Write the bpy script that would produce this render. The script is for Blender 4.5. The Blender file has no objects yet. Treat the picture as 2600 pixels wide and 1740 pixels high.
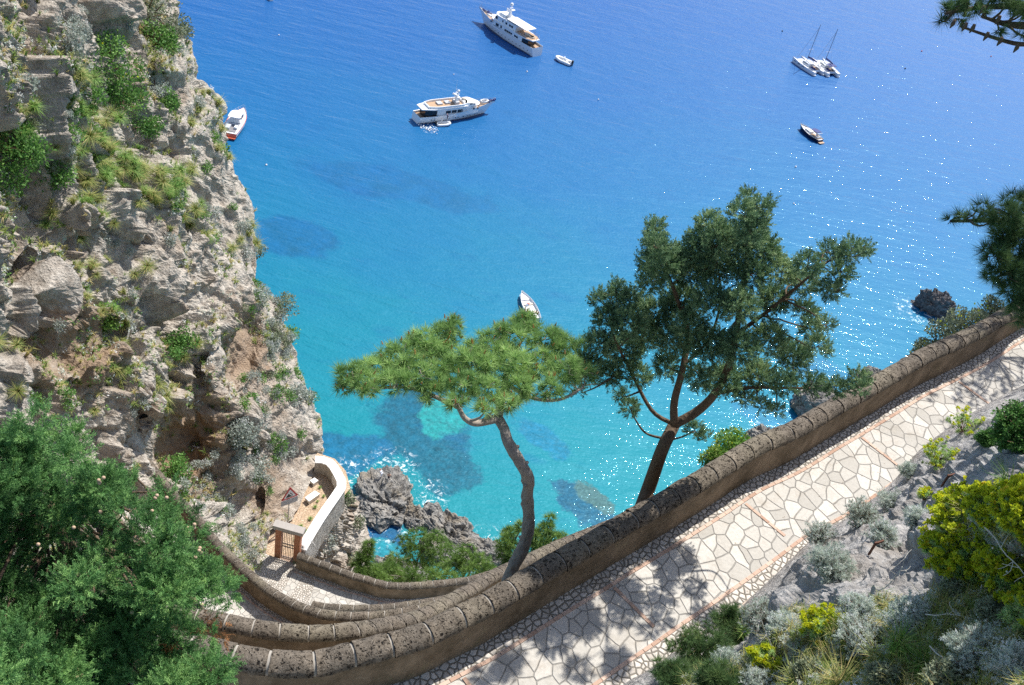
import bpy, bmesh, math, random
import numpy as np
from mathutils import Vector, Matrix

# ------------------------------------------------------------------ camera, world, sun, exposure
SC = bpy.context.scene
COL = SC.collection
PITCH, ROLL, FPX, CAMZ = 38.0, 12.6, 2600.0, 125.0     # degrees, degrees, pixels of the 2600 px wide photo, metres over the sea
SUN_EL, SUN_AZ = 55.0, 28.0                            # azimuth clockwise from +Y (the viewing direction)
p_, r_ = math.radians(PITCH), math.radians(ROLL)
FW = np.array([0, math.cos(p_), -math.sin(p_)])
R0 = np.array([1.0, 0, 0]); U0 = np.array([0, math.sin(p_), math.cos(p_)])
CR = R0 * math.cos(r_) + U0 * math.sin(r_)             # image right, image up in world space
CU = -R0 * math.sin(r_) + U0 * math.cos(r_)
CAM = np.array([0, 0, CAMZ])
cd = bpy.data.cameras.new('camera'); cam = bpy.data.objects.new('camera', cd); COL.objects.link(cam)
cd.sensor_width = 36; cd.lens = 36 * FPX / 2600; cd.clip_start = 0.1; cd.clip_end = 9000
cam.matrix_world = Matrix(((CR[0], CU[0], -FW[0], 0), (CR[1], CU[1], -FW[1], 0), (CR[2], CU[2], -FW[2], CAMZ), (0, 0, 0, 1)))
SC.camera = cam
w = bpy.data.worlds.new('World'); SC.world = w; w.use_nodes = True
wn = w.node_tree.nodes; bg = wn['Background']
sky = wn.new('ShaderNodeTexSky'); sky.sky_type = 'NISHITA'; sky.sun_disc = False
sky.sun_elevation = math.radians(SUN_EL); sky.sun_rotation = math.radians(SUN_AZ); sky.altitude = 100
sky.air_density = 1.0; sky.dust_density = 1.2; sky.ozone_density = 1.0
w.node_tree.links.new(sky.outputs[0], bg.inputs[0]); bg.inputs[1].default_value = 0.12
sl = bpy.data.lights.new('sun', 'SUN'); sl.energy = 4.6; sl.angle = math.radians(0.53); sl.color = (1.0, 0.955, 0.89)
so = bpy.data.objects.new('sun', sl); COL.objects.link(so)
e_, a_ = math.radians(SUN_EL), math.radians(SUN_AZ)
SUND = Vector((math.sin(a_) * math.cos(e_), math.cos(a_) * math.cos(e_), math.sin(e_)))
so.rotation_euler = SUND.to_track_quat('Z', 'Y').to_euler(); so.location = SUND * 300
SC.view_settings.view_transform = 'Standard'; SC.view_settings.look = 'None'
SC.view_settings.exposure = 0.55; SC.view_settings.gamma = 1.0
SC.render.engine = 'CYCLES'
try:
    SC.cycles.use_denoising = False
    SC.cycles.max_bounces = 6; SC.cycles.transparent_max_bounces = 4
    SC.cycles.diffuse_bounces = 3; SC.cycles.glossy_bounces = 2
    SC.cycles.caustics_reflective = False; SC.cycles.caustics_refractive = False
except Exception:
    pass

# ------------------------------------------------------------------ photo pixel <-> world
def ray(x, y):
    a, b = (np.asarray(x, float) - 1300) / FPX, (870 - np.asarray(y, float)) / FPX
    return FW + a[..., None] * CR + b[..., None] * CU
def onz(x, y, z):
    d = ray(x, y); return CAM + d * ((np.asarray(z, float) - CAMZ) / d[..., 2])[..., None]
def ony(x, y, Y):
    d = ray(x, y); return CAM + d * (np.asarray(Y, float) / d[..., 1])[..., None]
def ond(x, y, D):
    d = ray(x, y); d = d / np.linalg.norm(d, axis=-1, keepdims=True)
    return CAM + d * np.asarray(D, float)[..., None]
def proj(P):
    v = np.asarray(P, float) - CAM; z = v @ FW
    return np.stack([1300 + FPX * (v @ CR) / z, 870 - FPX * (v @ CU) / z], -1)

# ------------------------------------------------------------------ numpy noise
def _h(ix, iy, iz, s):
    n = (ix.astype(np.int64) * 374761393 + iy.astype(np.int64) * 668265263 + iz.astype(np.int64) * 2147483647 + s * 1274126177) & 0xffffffff
    n = ((n ^ (n >> 13)) * 1274126177) & 0xffffffff
    n = ((n ^ (n >> 16)) * 2246822519) & 0xffffffff
    return ((n ^ (n >> 15)) & 0xffffff) / 16777215.0
def vnoise(P, s=0):
    i = np.floor(P).astype(np.int64); f = P - i; f = f * f * f * (f * (f * 6 - 15) + 10)
    r = 0
    for dx in (0, 1):
        for dy in (0, 1):
            for dz in (0, 1):
                wgt = (f[:, 0] if dx else 1 - f[:, 0]) * (f[:, 1] if dy else 1 - f[:, 1]) * (f[:, 2] if dz else 1 - f[:, 2])
                r = r + wgt * _h(i[:, 0] + dx, i[:, 1] + dy, i[:, 2] + dz, s)
    return r * 2 - 1
def fbm(P, o=4, s=0, gain=0.5):
    r, a = 0, 1.0
    for k in range(o):
        r = r + a * vnoise(P * 2.03 ** k + 17.3 * k, s + k); a *= gain
    return r
def blocks(P, s=0):
    """faceted blocks: every Worley cell is a tilted plane; returns height -1..1 and distance to the crack"""
    i0 = np.floor(P).astype(np.int64); n = len(P)
    f1 = np.full(n, 9.0); f2 = np.full(n, 9.0); hgt = np.zeros(n)
    for dx in (-1, 0, 1):
        for dy in (-1, 0, 1):
            for dz in (-1, 0, 1):
                c = i0 + np.array([dx, dy, dz])
                o = np.stack([_h(c[:, 0], c[:, 1], c[:, 2], s + k) for k in range(3)], 1)
                d = P - (c + o); l = np.sqrt((d * d).sum(1))
                g = np.stack([_h(c[:, 0], c[:, 1], c[:, 2], s + 5 + k) for k in range(4)], 1) * 2 - 1
                hh = g[:, 3] * 0.5 + (d * g[:, :3]).sum(1)
                m = l < f1
                f2 = np.where(m, f1, np.minimum(f2, l)); hgt = np.where(m, hh, hgt); f1 = np.where(m, l, f1)
    return hgt, f2 - f1

# ------------------------------------------------------------------ mesh building
class MB:
    def __init__(s): s.V = []; s.Q = []; s.T = []; s.n = 0; s.tone = []; s.mq = []; s.mt = []
    def add(s, V, Q=None, T=None, tone=0.5, mi=0):
        V = np.asarray(V, float).reshape(-1, 3); s.V.append(V)
        if Q is not None and len(Q): Q = np.asarray(Q, np.int64); s.Q.append(Q + s.n); s.mq.append(np.full(len(Q), mi))
        if T is not None and len(T): T = np.asarray(T, np.int64); s.T.append(T + s.n); s.mt.append(np.full(len(T), mi))
        s.tone.append(np.broadcast_to(np.asarray(tone, float), (len(V),))); s.n += len(V); return s
    def mesh(s, name, mats, smooth=False):
        V = np.concatenate(s.V); me = bpy.data.meshes.new(name)
        Q = np.concatenate(s.Q) if s.Q else np.zeros((0, 4), np.int64); T = np.concatenate(s.T) if s.T else np.zeros((0, 3), np.int64)
        me.vertices.add(len(V)); me.vertices.foreach_set('co', V.astype(np.float32).ravel())
        L = np.concatenate([Q.ravel(), T.ravel()]); me.loops.add(len(L)); me.loops.foreach_set('vertex_index', L.astype(np.int32))
        n = len(Q) + len(T); me.polygons.add(n)
        st = np.concatenate([np.arange(len(Q)) * 4, len(Q) * 4 + np.arange(len(T)) * 3])
        me.polygons.foreach_set('loop_start', st.astype(np.int32))
        mi = np.concatenate([np.concatenate(s.mq) if s.mq else np.zeros(0), np.concatenate(s.mt) if s.mt else np.zeros(0)])
        me.polygons.foreach_set('material_index', mi.astype(np.int32))
        me.update(calc_edges=True)
        me.polygons.foreach_set('use_smooth', np.full(n, smooth))
        at = me.attributes.new('tone', 'FLOAT', 'POINT'); at.data.foreach_set('value', np.concatenate(s.tone).astype(np.float32))
        for m in (mats if isinstance(mats, (list, tuple)) else [mats]): me.materials.append(m)
        return me
    def build(s, name, mats, parent=None, smooth=False):
        o = bpy.data.objects.new(name, s.mesh(name, mats, smooth)); COL.objects.link(o)
        if parent is not None: o.parent = parent
        return o
def tag(o, label=None, cat=None, group=None, kind=None):
    if label: o['label'] = label
    if cat: o['category'] = cat
    if group: o['group'] = group
    if kind: o['kind'] = kind
    return o
def empty(name, loc, rz=0, label=None, cat=None, group=None):
    o = bpy.data.objects.new(name, None); COL.objects.link(o); o.location = tuple(loc); o.rotation_euler = (0, 0, rz)
    o.empty_display_size = 0.2
    return tag(o, label, cat, group)
def copy_tree(o, parent=None):
    c = o.copy(); COL.objects.link(c)
    if parent is not None: c.parent = parent
    for ch in [x for x in COL.objects if x.parent == o]: copy_tree(ch, c)
    return c
def box(c, s, rz=0, M=None):
    x, y, z = np.array(s) / 2
    V = np.array([(-x, -y, -z), (x, -y, -z), (x, y, -z), (-x, y, -z), (-x, -y, z), (x, -y, z), (x, y, z), (-x, y, z)], float)
    if M is not None: V = V @ np.asarray(M).T
    ca, sa = math.cos(rz), math.sin(rz)
    V = V @ np.array([[ca, sa, 0], [-sa, ca, 0], [0, 0, 1]]) + np.array(c)
    return V, [(0, 3, 2, 1), (4, 5, 6, 7), (0, 1, 5, 4), (1, 2, 6, 5), (2, 3, 7, 6), (3, 0, 4, 7)]
def tube(P, R, k=6, cap=True):
    P = np.asarray(P, float); n = len(P); R = np.broadcast_to(np.asarray(R, float), (n,))
    t = np.gradient(P, axis=0); t /= np.linalg.norm(t, axis=1, keepdims=True) + 1e-9
    ref = np.array([0, 0, 1.0]) if abs(t[0][2]) < 0.9 else np.array([1.0, 0, 0])
    N = np.zeros_like(P)
    for i in range(n):
        ref = ref - t[i] * (ref @ t[i]); ref /= np.linalg.norm(ref) + 1e-9; N[i] = ref
    B = np.cross(t, N); a = np.arange(k) / k * 2 * math.pi
    V = P[:, None] + R[:, None, None] * (np.cos(a)[None, :, None] * N[:, None] + np.sin(a)[None, :, None] * B[:, None])
    i, j = np.meshgrid(np.arange(n - 1), np.arange(k), indexing='ij'); j2 = (j + 1) % k
    Q = np.stack([i * k + j, i * k + j2, (i + 1) * k + j2, (i + 1) * k + j], -1).reshape(-1, 4)
    V = V.reshape(-1, 3)
    T = []
    if cap:
        V = np.concatenate([V, P[:1], P[-1:]]); m = n * k
        for q in range(k): T += [(m, (q + 1) % k, q), (m + 1, (n - 1) * k + q, (n - 1) * k + (q + 1) % k)]
    return V, Q, T
def sphere(c, r, nu=8, nv=6):
    r = np.broadcast_to(np.asarray(r, float), (3,)); u = np.arange(nu) / nu * 2 * math.pi; v = np.linspace(0, math.pi, nv + 1)[1:-1]
    V = [(math.sin(b) * math.cos(a), math.sin(b) * math.sin(a), math.cos(b)) for b in v for a in u] + [(0, 0, 1), (0, 0, -1)]
    Q = [(i * nu + j, i * nu + (j + 1) % nu, (i + 1) * nu + (j + 1) % nu, (i + 1) * nu + j) for i in range(nv - 2) for j in range(nu)]
    m = (nv - 1) * nu
    T = [(m, (j + 1) % nu, j) for j in range(nu)] + [(m + 1, (nv - 2) * nu + j, (nv - 2) * nu + (j + 1) % nu) for j in range(nu)]
    Q = [q[::-1] for q in Q]; T = [t[::-1] for t in T]
    return np.array(V) * r + np.array(c), Q, T
def grid(P):
    """P (n,m,3) -> verts, quads"""
    n, m = P.shape[:2]; i, j = np.meshgrid(np.arange(n - 1), np.arange(m - 1), indexing='ij')
    return P.reshape(-1, 3), np.stack([i * m + j, i * m + j + 1, (i + 1) * m + j + 1, (i + 1) * m + j], -1).reshape(-1, 4)
def prism(out, z0, z1, top=None):
    """closed outline (n,2), counter-clockwise -> solid; top: other outline for the upper rim"""
    out = np.asarray(out, float); top = out if top is None else np.asarray(top, float); n = len(out)
    V = [(x, y, z0) for x, y in out] + [(x, y, z1) for x, y in top] + [(*out.mean(0), z0), (*top.mean(0), z1)]
    Q = [(i, (i + 1) % n, n + (i + 1) % n, n + i) for i in range(n)]
    T = [(2 * n, (i + 1) % n, i) for i in range(n)] + [(2 * n + 1, n + i, n + (i + 1) % n) for i in range(n)]
    return np.array(V, float), Q, T
def smoothline(P, n):
    P = np.asarray(P, float); e0 = 2 * P[0] - P[1]; e1 = 2 * P[-1] - P[-2]; A = np.vstack([e0, P, e1]); out = []
    for i in range(1, len(A) - 2):
        for t in np.linspace(0, 1, 12, endpoint=False):
            a, b, c, d = A[i - 1:i + 3]
            out.append(0.5 * (2 * b + (c - a) * t + (2 * a - 5 * b + 4 * c - d) * t * t + (3 * b - a - 3 * c + d) * t ** 3))
    out = np.array(out + [P[-1]])
    return resample(out, n)
def resample(P, n):
    s = np.r_[0, np.cumsum(np.linalg.norm(np.diff(P, axis=0), axis=1))]; q = np.linspace(0, s[-1], n) if np.isscalar(n) else n
    return np.stack([np.interp(q, s, P[:, k]) for k in range(P.shape[1])], 1)
def length(P): return float(np.linalg.norm(np.diff(P, axis=0), axis=1).sum())
def rotmats(axis, spin, rng):
    """rotation taking z to each axis with a random spin"""
    z = axis / (np.linalg.norm(axis, axis=1, keepdims=True) + 1e-9)
    h = np.where(np.abs(z[:, 2:3]) < 0.9, np.array([[0, 0, 1.0]]), np.array([[1.0, 0, 0]]))
    x = np.cross(h, z); x /= np.linalg.norm(x, axis=1, keepdims=True); y = np.cross(z, x)
    c, s = np.cos(spin)[:, None], np.sin(spin)[:, None]
    return np.stack([x * c + y * s, -x * s + y * c, z], 2)
def scatter(mb, tpl, pos, axis, scale, rng, tone=None, mi=0):
    TV, TQ, TT = tpl; n = len(pos)
    if n == 0: return
    R = rotmats(axis, rng.uniform(0, 6.28, n), rng); k = len(TV)
    V = np.einsum('nij,kj->nki', R, TV) * np.broadcast_to(scale, (n,))[:, None, None] + pos[:, None]
    off = (np.arange(n) * k)[:, None, None]
    Q = (np.asarray(TQ)[None] + off).reshape(-1, 4) if len(TQ) else None
    T = (np.asarray(TT)[None] + off).reshape(-1, 3) if len(TT) else None
    tn = rng.uniform(0, 1, n) if tone is None else np.broadcast_to(tone, (n,))
    mb.add(V.reshape(-1, 3), Q, T, np.repeat(tn, k), mi)
def rdir(rng, n):
    v = rng.normal(size=(n, 3)); return v / np.linalg.norm(v, axis=1, keepdims=True)

# ------------------------------------------------------------------ materials
class NM:
    def __init__(s, name):
        s.m = bpy.data.materials.new(name); s.m.use_nodes = True; s.t = s.m.node_tree; s.N = s.t.nodes
        s.b = s.N['Principled BSDF']; s.co = s.N.new('ShaderNodeNewGeometry').outputs['Position']
    def n(s, ty, **kw):
        o = s.N.new('ShaderNode' + ty)
        for k, v in kw.items():
            if k in o.inputs: s.set(o.inputs[k], v)
            else: setattr(o, k, v)
        return o
    def set(s, inp, v):
        if hasattr(v, 'is_output'): s.t.links.new(v, inp)
        else: inp.default_value = v
    def math(s, op, a, b=None, c=None, clamp=False):
        o = s.N.new('ShaderNodeMath'); o.operation = op; o.use_clamp = clamp
        for i, v in enumerate((a, b, c)):
            if v is not None: s.set(o.inputs[i], v)
        return o.outputs[0]
    def obj(s): return s.N.new('ShaderNodeTexCoord').outputs['Object']
    def noise(s, scale, detail=4, rough=0.55, vec=None, dist=0.0):
        o = s.n('TexNoise', Scale=scale, Detail=detail, Roughness=rough, Distortion=dist); s.set(o.inputs['Vector'], s.co if vec is None else vec)
        return o.outputs['Fac']
    def mapv(s, scale=(1, 1, 1), rot=(0, 0, 0), vec=None, loc=(0, 0, 0)):
        o = s.n('Mapping'); s.set(o.inputs['Vector'], s.co if vec is None else vec)
        o.inputs['Scale'].default_value = scale; o.inputs['Rotation'].default_value = rot; o.inputs['Location'].default_value = loc
        return o.outputs[0]
    def vor(s, scale, feature='F1', vec=None, rnd=1.0, dim='3D'):
        o = s.N.new('ShaderNodeTexVoronoi'); o.voronoi_dimensions = dim; o.feature = feature; o.inputs['Scale'].default_value = scale; o.inputs['Randomness'].default_value = rnd
        s.set(o.inputs['Vector'], s.co if vec is None else vec); return o
    def ramp(s, fac, stops, interp='LINEAR'):
        o = s.N.new('ShaderNodeValToRGB'); s.set(o.inputs[0], fac); cr = o.color_ramp; cr.interpolation = interp
        while len(cr.elements) < len(stops): cr.elements.new(0.5)
        for e, (p, c) in zip(cr.elements, stops):
            e.position = p; e.color = (*c, 1) if len(c) == 3 else c
        return o.outputs['Color']
    def fr(s, fac, a, b, o0=0.0, o1=1.0):
        o = s.n('MapRange'); s.set(o.inputs[0], fac)
        for i, v in enumerate((a, b, o0, o1)): o.inputs[i + 1].default_value = v
        return o.outputs[0]
    def mix(s, fac, a, b, mode='MIX'):
        o = s.N.new('ShaderNodeMix'); o.data_type = 'RGBA'; o.blend_type = mode
        s.set(o.inputs[0], fac)
        for i, v in ((6, a), (7, b)): s.set(o.inputs[i], (*v, 1) if isinstance(v, tuple) and len(v) == 3 else v)
        return o.outputs[2]
    def bump(s, h, dist, strength=1.0, nrm=None):
        o = s.n('Bump', Distance=dist, Strength=strength); s.set(o.inputs['Height'], h)
        if nrm is not None: s.set(o.inputs['Normal'], nrm)
        return o.outputs[0]
    def tone(s):
        o = s.N.new('ShaderNodeAttribute'); o.attribute_name = 'tone'; return o.outputs['Fac']
    def out(s, col=None, rough=0.8, nrm=None, spec=None, metal=None):
        if col is not None: s.set(s.b.inputs['Base Color'], (*col, 1) if isinstance(col, tuple) and len(col) == 3 else col)
        s.set(s.b.inputs['Roughness'], rough)
        if nrm is not None: s.set(s.b.inputs['Normal'], nrm)
        if spec is not None: s.set(s.b.inputs['Specular IOR Level'], spec)
        if metal is not None: s.set(s.b.inputs['Metallic'], metal)
        return s.m
def plain(name, col, rough=0.5, var=0.12, sc=3.0, metal=None, spec=None):
    m = NM(name); f = m.noise(sc, 5, 0.6)
    c = m.mix(f, tuple(x * (1 - var) for x in col), tuple(min(1, x * (1 + var)) for x in col))
    return m.out(c, rough, metal=metal, spec=spec)
def leafmat(name, stops, trans=0.35, rough=0.6, spec=0.3):
    m = NM(name); c = m.ramp(m.tone(), stops)
    m.out(c, rough, spec=spec)
    tr = m.n('BsdfTranslucent'); m.set(tr.inputs['Color'], c)
    mx = m.n('MixShader'); mx.inputs[0].default_value = trans
    m.t.links.new(m.b.outputs[0], mx.inputs[1]); m.t.links.new(tr.outputs[0], mx.inputs[2])
    m.t.links.new(mx.outputs[0], m.N['Material Output'].inputs[0]); return m.m
rng = np.random.default_rng(7)
# ------------------------------------------------------------------ materials of the setting
def rockmat(name, c_lo, c_hi, c_warm, warm=0.35, sc=1.0, spots=()):
    m = NM(name); big = m.noise(0.35 * sc, 5, 0.6); mid = m.noise(2.2 * sc, 8, 0.68); fin = m.noise(11 * sc, 8, 0.72)
    base = m.mix(m.fr(mid, 0.36, 0.64), c_lo, c_hi)
    wm = m.math('MULTIPLY', m.fr(big, 0.5, 0.66), warm)
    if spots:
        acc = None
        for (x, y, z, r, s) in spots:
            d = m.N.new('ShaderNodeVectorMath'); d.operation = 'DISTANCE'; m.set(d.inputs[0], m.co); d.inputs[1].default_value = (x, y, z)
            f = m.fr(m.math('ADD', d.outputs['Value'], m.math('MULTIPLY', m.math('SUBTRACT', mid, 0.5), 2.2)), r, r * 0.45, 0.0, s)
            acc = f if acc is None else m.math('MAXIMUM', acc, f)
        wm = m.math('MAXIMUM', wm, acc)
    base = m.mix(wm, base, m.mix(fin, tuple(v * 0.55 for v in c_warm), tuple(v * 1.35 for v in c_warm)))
    stk = m.noise(1.0 * sc, 5, 0.65, vec=m.mapv((1.6, 1.6, 0.22))); base = m.mix(m.fr(stk, 0.55, 0.7, 0, 0.45), base, tuple(v * 0.42 for v in c_lo))
    lich = m.noise(5.5 * sc, 6, 0.7); base = m.mix(m.fr(lich, 0.56, 0.72, 0, 0.55), base, (0.12, 0.12, 0.105))
    pit = m.vor(9 * sc).outputs['Distance']
    base = m.mix(m.fr(fin, 0.34, 0.2, 0, 0.7), base, (0.075, 0.065, 0.055))
    h = m.math('ADD', m.math('ADD', m.math('MULTIPLY', mid, 1.0), m.math('MULTIPLY', fin, 0.45)), m.math('MULTIPLY', pit, 0.25))
    return m.out(base, 0.92, m.bump(h, 0.28 / sc, 0.9), spec=0.15)
def tufamat():
    m = NM('tufa'); w_ = m.n('TexNoise', Scale=14, Detail=3); m.set(w_.inputs['Vector'], m.co); vv = m.N.new('ShaderNodeVectorMath'); vv.operation = 'MULTIPLY_ADD'; m.set(vv.inputs[0], w_.outputs['Color']); vv.inputs[1].default_value = (.09,) * 3; m.set(vv.inputs[2], m.co); q = vv.outputs[0]
    v = m.vor(13, vec=q); v2 = m.vor(31, vec=q); n1 = m.noise(6, 7, 0.7); n2 = m.noise(1.3, 4, 0.6); n3 = m.noise(55, 4, 0.65); n4 = m.noise(22, 5, .7)
    big = m.math('MULTIPLY', m.fr(v.outputs['Distance'], 0.42, 0.2), m.fr(m.noise(8, 3), 0.5, 0.58)); sml = m.math('MULTIPLY', m.fr(v2.outputs['Distance'], 0.42, 0.22), m.fr(m.noise(15, 2), 0.46, 0.58)); pit = m.math('MAXIMUM', big, sml)
    c = m.mix(m.fr(n1, .3, .7), (0.083, 0.068, 0.052), (0.245, 0.208, 0.166)); c = m.mix(m.fr(n2, 0.42, 0.62, 0, 0.6), c, m.mix(n4, (0.055, 0.047, 0.04), (0.17, 0.15, 0.125))); c = m.mix(m.fr(n4, .5, .66, 0, .55), c, (0.06, 0.048, 0.036)); c = m.mix(m.fr(m.noise(0.6, 2), 0.5, 0.66, 0, 0.5), c, m.mix(n1, (0.15, 0.13, 0.095), (0.31, 0.275, 0.2)))
    c = m.mix(m.fr(n3, 0.6, 0.68, 0, 0.75), c, (0.46, 0.42, 0.35)); c = m.mix(m.math('MULTIPLY', pit, 0.93), c, (0.018, 0.014, 0.012))
    h = m.math('SUBTRACT', m.math('ADD', m.math('MULTIPLY', n4, 0.7), m.math('MULTIPLY', n3, 0.3)), m.math('MULTIPLY', pit, 1.2)); return m.out(c, 0.95, m.bump(h, 0.035, 1.0), spec=0.1)
def plastermat():
    m = NM('weathered_plaster'); n1 = m.noise(1.6, 6, 0.65); n2 = m.noise(9, 6, 0.7); st = m.noise(1.0, 5, 0.6, vec=m.mapv((3.5, 3.5, 0.5))); n3 = m.noise(40, 4, 0.65)
    c = m.mix(m.fr(n1, .33, .67), (0.10, 0.078, 0.052), (0.27, 0.21, 0.15)); c = m.mix(m.fr(st, 0.5, 0.72, 0, 0.6), c, (0.13, 0.10, 0.07))
    c = m.mix(m.fr(n2, 0.55, 0.75, 0, 0.5), c, (0.42, 0.36, 0.29)); c = m.mix(m.fr(m.noise(2.3, 3), 0.62, 0.75, 0, 0.5), c, (0.15, 0.15, 0.075))
    return m.out(c, 0.93, m.bump(m.math('ADD', n2, m.math('MULTIPLY', n3, 0.5)), 0.02, 0.8), spec=0.12)
def flagmat(name, scale, lo, hi, grout, gw, rot=0.0, rnd=1.0, squash=0.75):
    m = NM(name); wob = m.n('TexNoise', Scale=0.75 * scale / 3.5 + .35, Detail=2); m.set(wob.inputs['Vector'], m.co)
    vv = m.N.new('ShaderNodeVectorMath'); vv.operation = 'MULTIPLY_ADD'; m.set(vv.inputs[0], wob.outputs['Color']); vv.inputs[1].default_value = (0.75 / scale,) * 3; m.set(vv.inputs[2], m.co)
    mp = m.mapv((1, squash, 1), (0, 0, rot), vec=vv.outputs[0])
    ed = m.vor(scale, 'DISTANCE_TO_EDGE', mp, rnd, '2D').outputs['Distance']; f1 = m.vor(scale, 'F1', mp, rnd, '2D')
    sep = m.N.new('ShaderNodeSeparateColor'); m.set(sep.inputs[0], f1.outputs['Color'])
    n1 = m.noise(14, 7, 0.68); n2 = m.noise(2.5, 4, 0.6); edge = m.math('ADD', ed, m.math('MULTIPLY', m.math('SUBTRACT', n1, 0.5), 0.07))
    c = m.mix(sep.outputs[0], lo, hi); c = m.mix(m.fr(n1, 0.35, 0.7, 0, 0.55), c, tuple(x * 0.78 for x in lo)); c = m.mix(m.fr(n2, 0.55, 0.75, 0, 0.35), c, (0.40, 0.33, 0.26))
    c = m.mix(m.fr(m.noise(48, 5, 0.7), 0.58, 0.75, 0, 0.4), c, (0.27, 0.24, 0.21))
    g = m.mix(m.noise(30, 5, 0.7), tuple(x * 0.7 for x in grout), tuple(x * 1.25 for x in grout)); g = m.mix(m.fr(n2, 0.5, 0.7, 0, 0.5), g, (0.10, 0.085, 0.06))
    k = m.fr(edge, gw * 0.8, gw * 1.25); c = m.mix(k, g, c); c = m.mix(m.fr(m.noise(0.9, 6, 0.7), 0.54, 0.72, 0, 0.38), c, (0.25, 0.21, 0.16)); c = m.mix(m.fr(m.vor(5).outputs['Distance'], 0.1, 0.05, 0, 0.7), c, (0.14, 0.10, 0.06))
    h = m.math('ADD', m.math('ADD', m.math('MULTIPLY', m.fr(edge, gw * 0.5, gw * 2.2), 1.0), m.math('MULTIPLY', n1, 0.35)), m.math('MULTIPLY', sep.outputs[1], 0.4))
    return m.out(c, 0.85, m.bump(h, 0.02, 0.9), spec=0.2)
def brickmat(name='terracotta', lo=(0.40, 0.26, 0.19), hi=(0.60, 0.45, 0.36)):
    m = NM(name); n = m.noise(25, 6, 0.7); c = m.mix(m.tone(), lo, hi); c = m.mix(m.fr(n, 0.5, 0.75, 0, 0.6), c, (0.48, 0.40, 0.33))
    return m.out(c, 0.9, m.bump(n, 0.01, 0.7), spec=0.15)
M_ROCK = None
M_TUFA = tufamat(); M_PLAST = plastermat(); M_MORTAR = plain('mortar', (0.33, 0.305, 0.265), 0.9, 0.25, 9)
M_FLAG = flagmat('flagstones', 3.5, (0.41, 0.39, 0.35), (0.62, 0.59, 0.535), (0.31, 0.295, 0.27), 0.028, rot=0.6)
M_COB = flagmat('cobbles', 8.5, (0.46, 0.42, 0.37), (0.72, 0.67, 0.60), (0.20, 0.18, 0.15), 0.10, rot=0.2, squash=0.9)
M_BRICK = brickmat(); M_CONC = plain('worn_concrete', (0.46, 0.38, 0.31), 0.9, 0.25, 4)
M_EARTH = rockmat('hillside_earth', (0.17, 0.13, 0.09), (0.33, 0.27, 0.2), (0.2, 0.13, 0.07), 0.4, 1.0)

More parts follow.
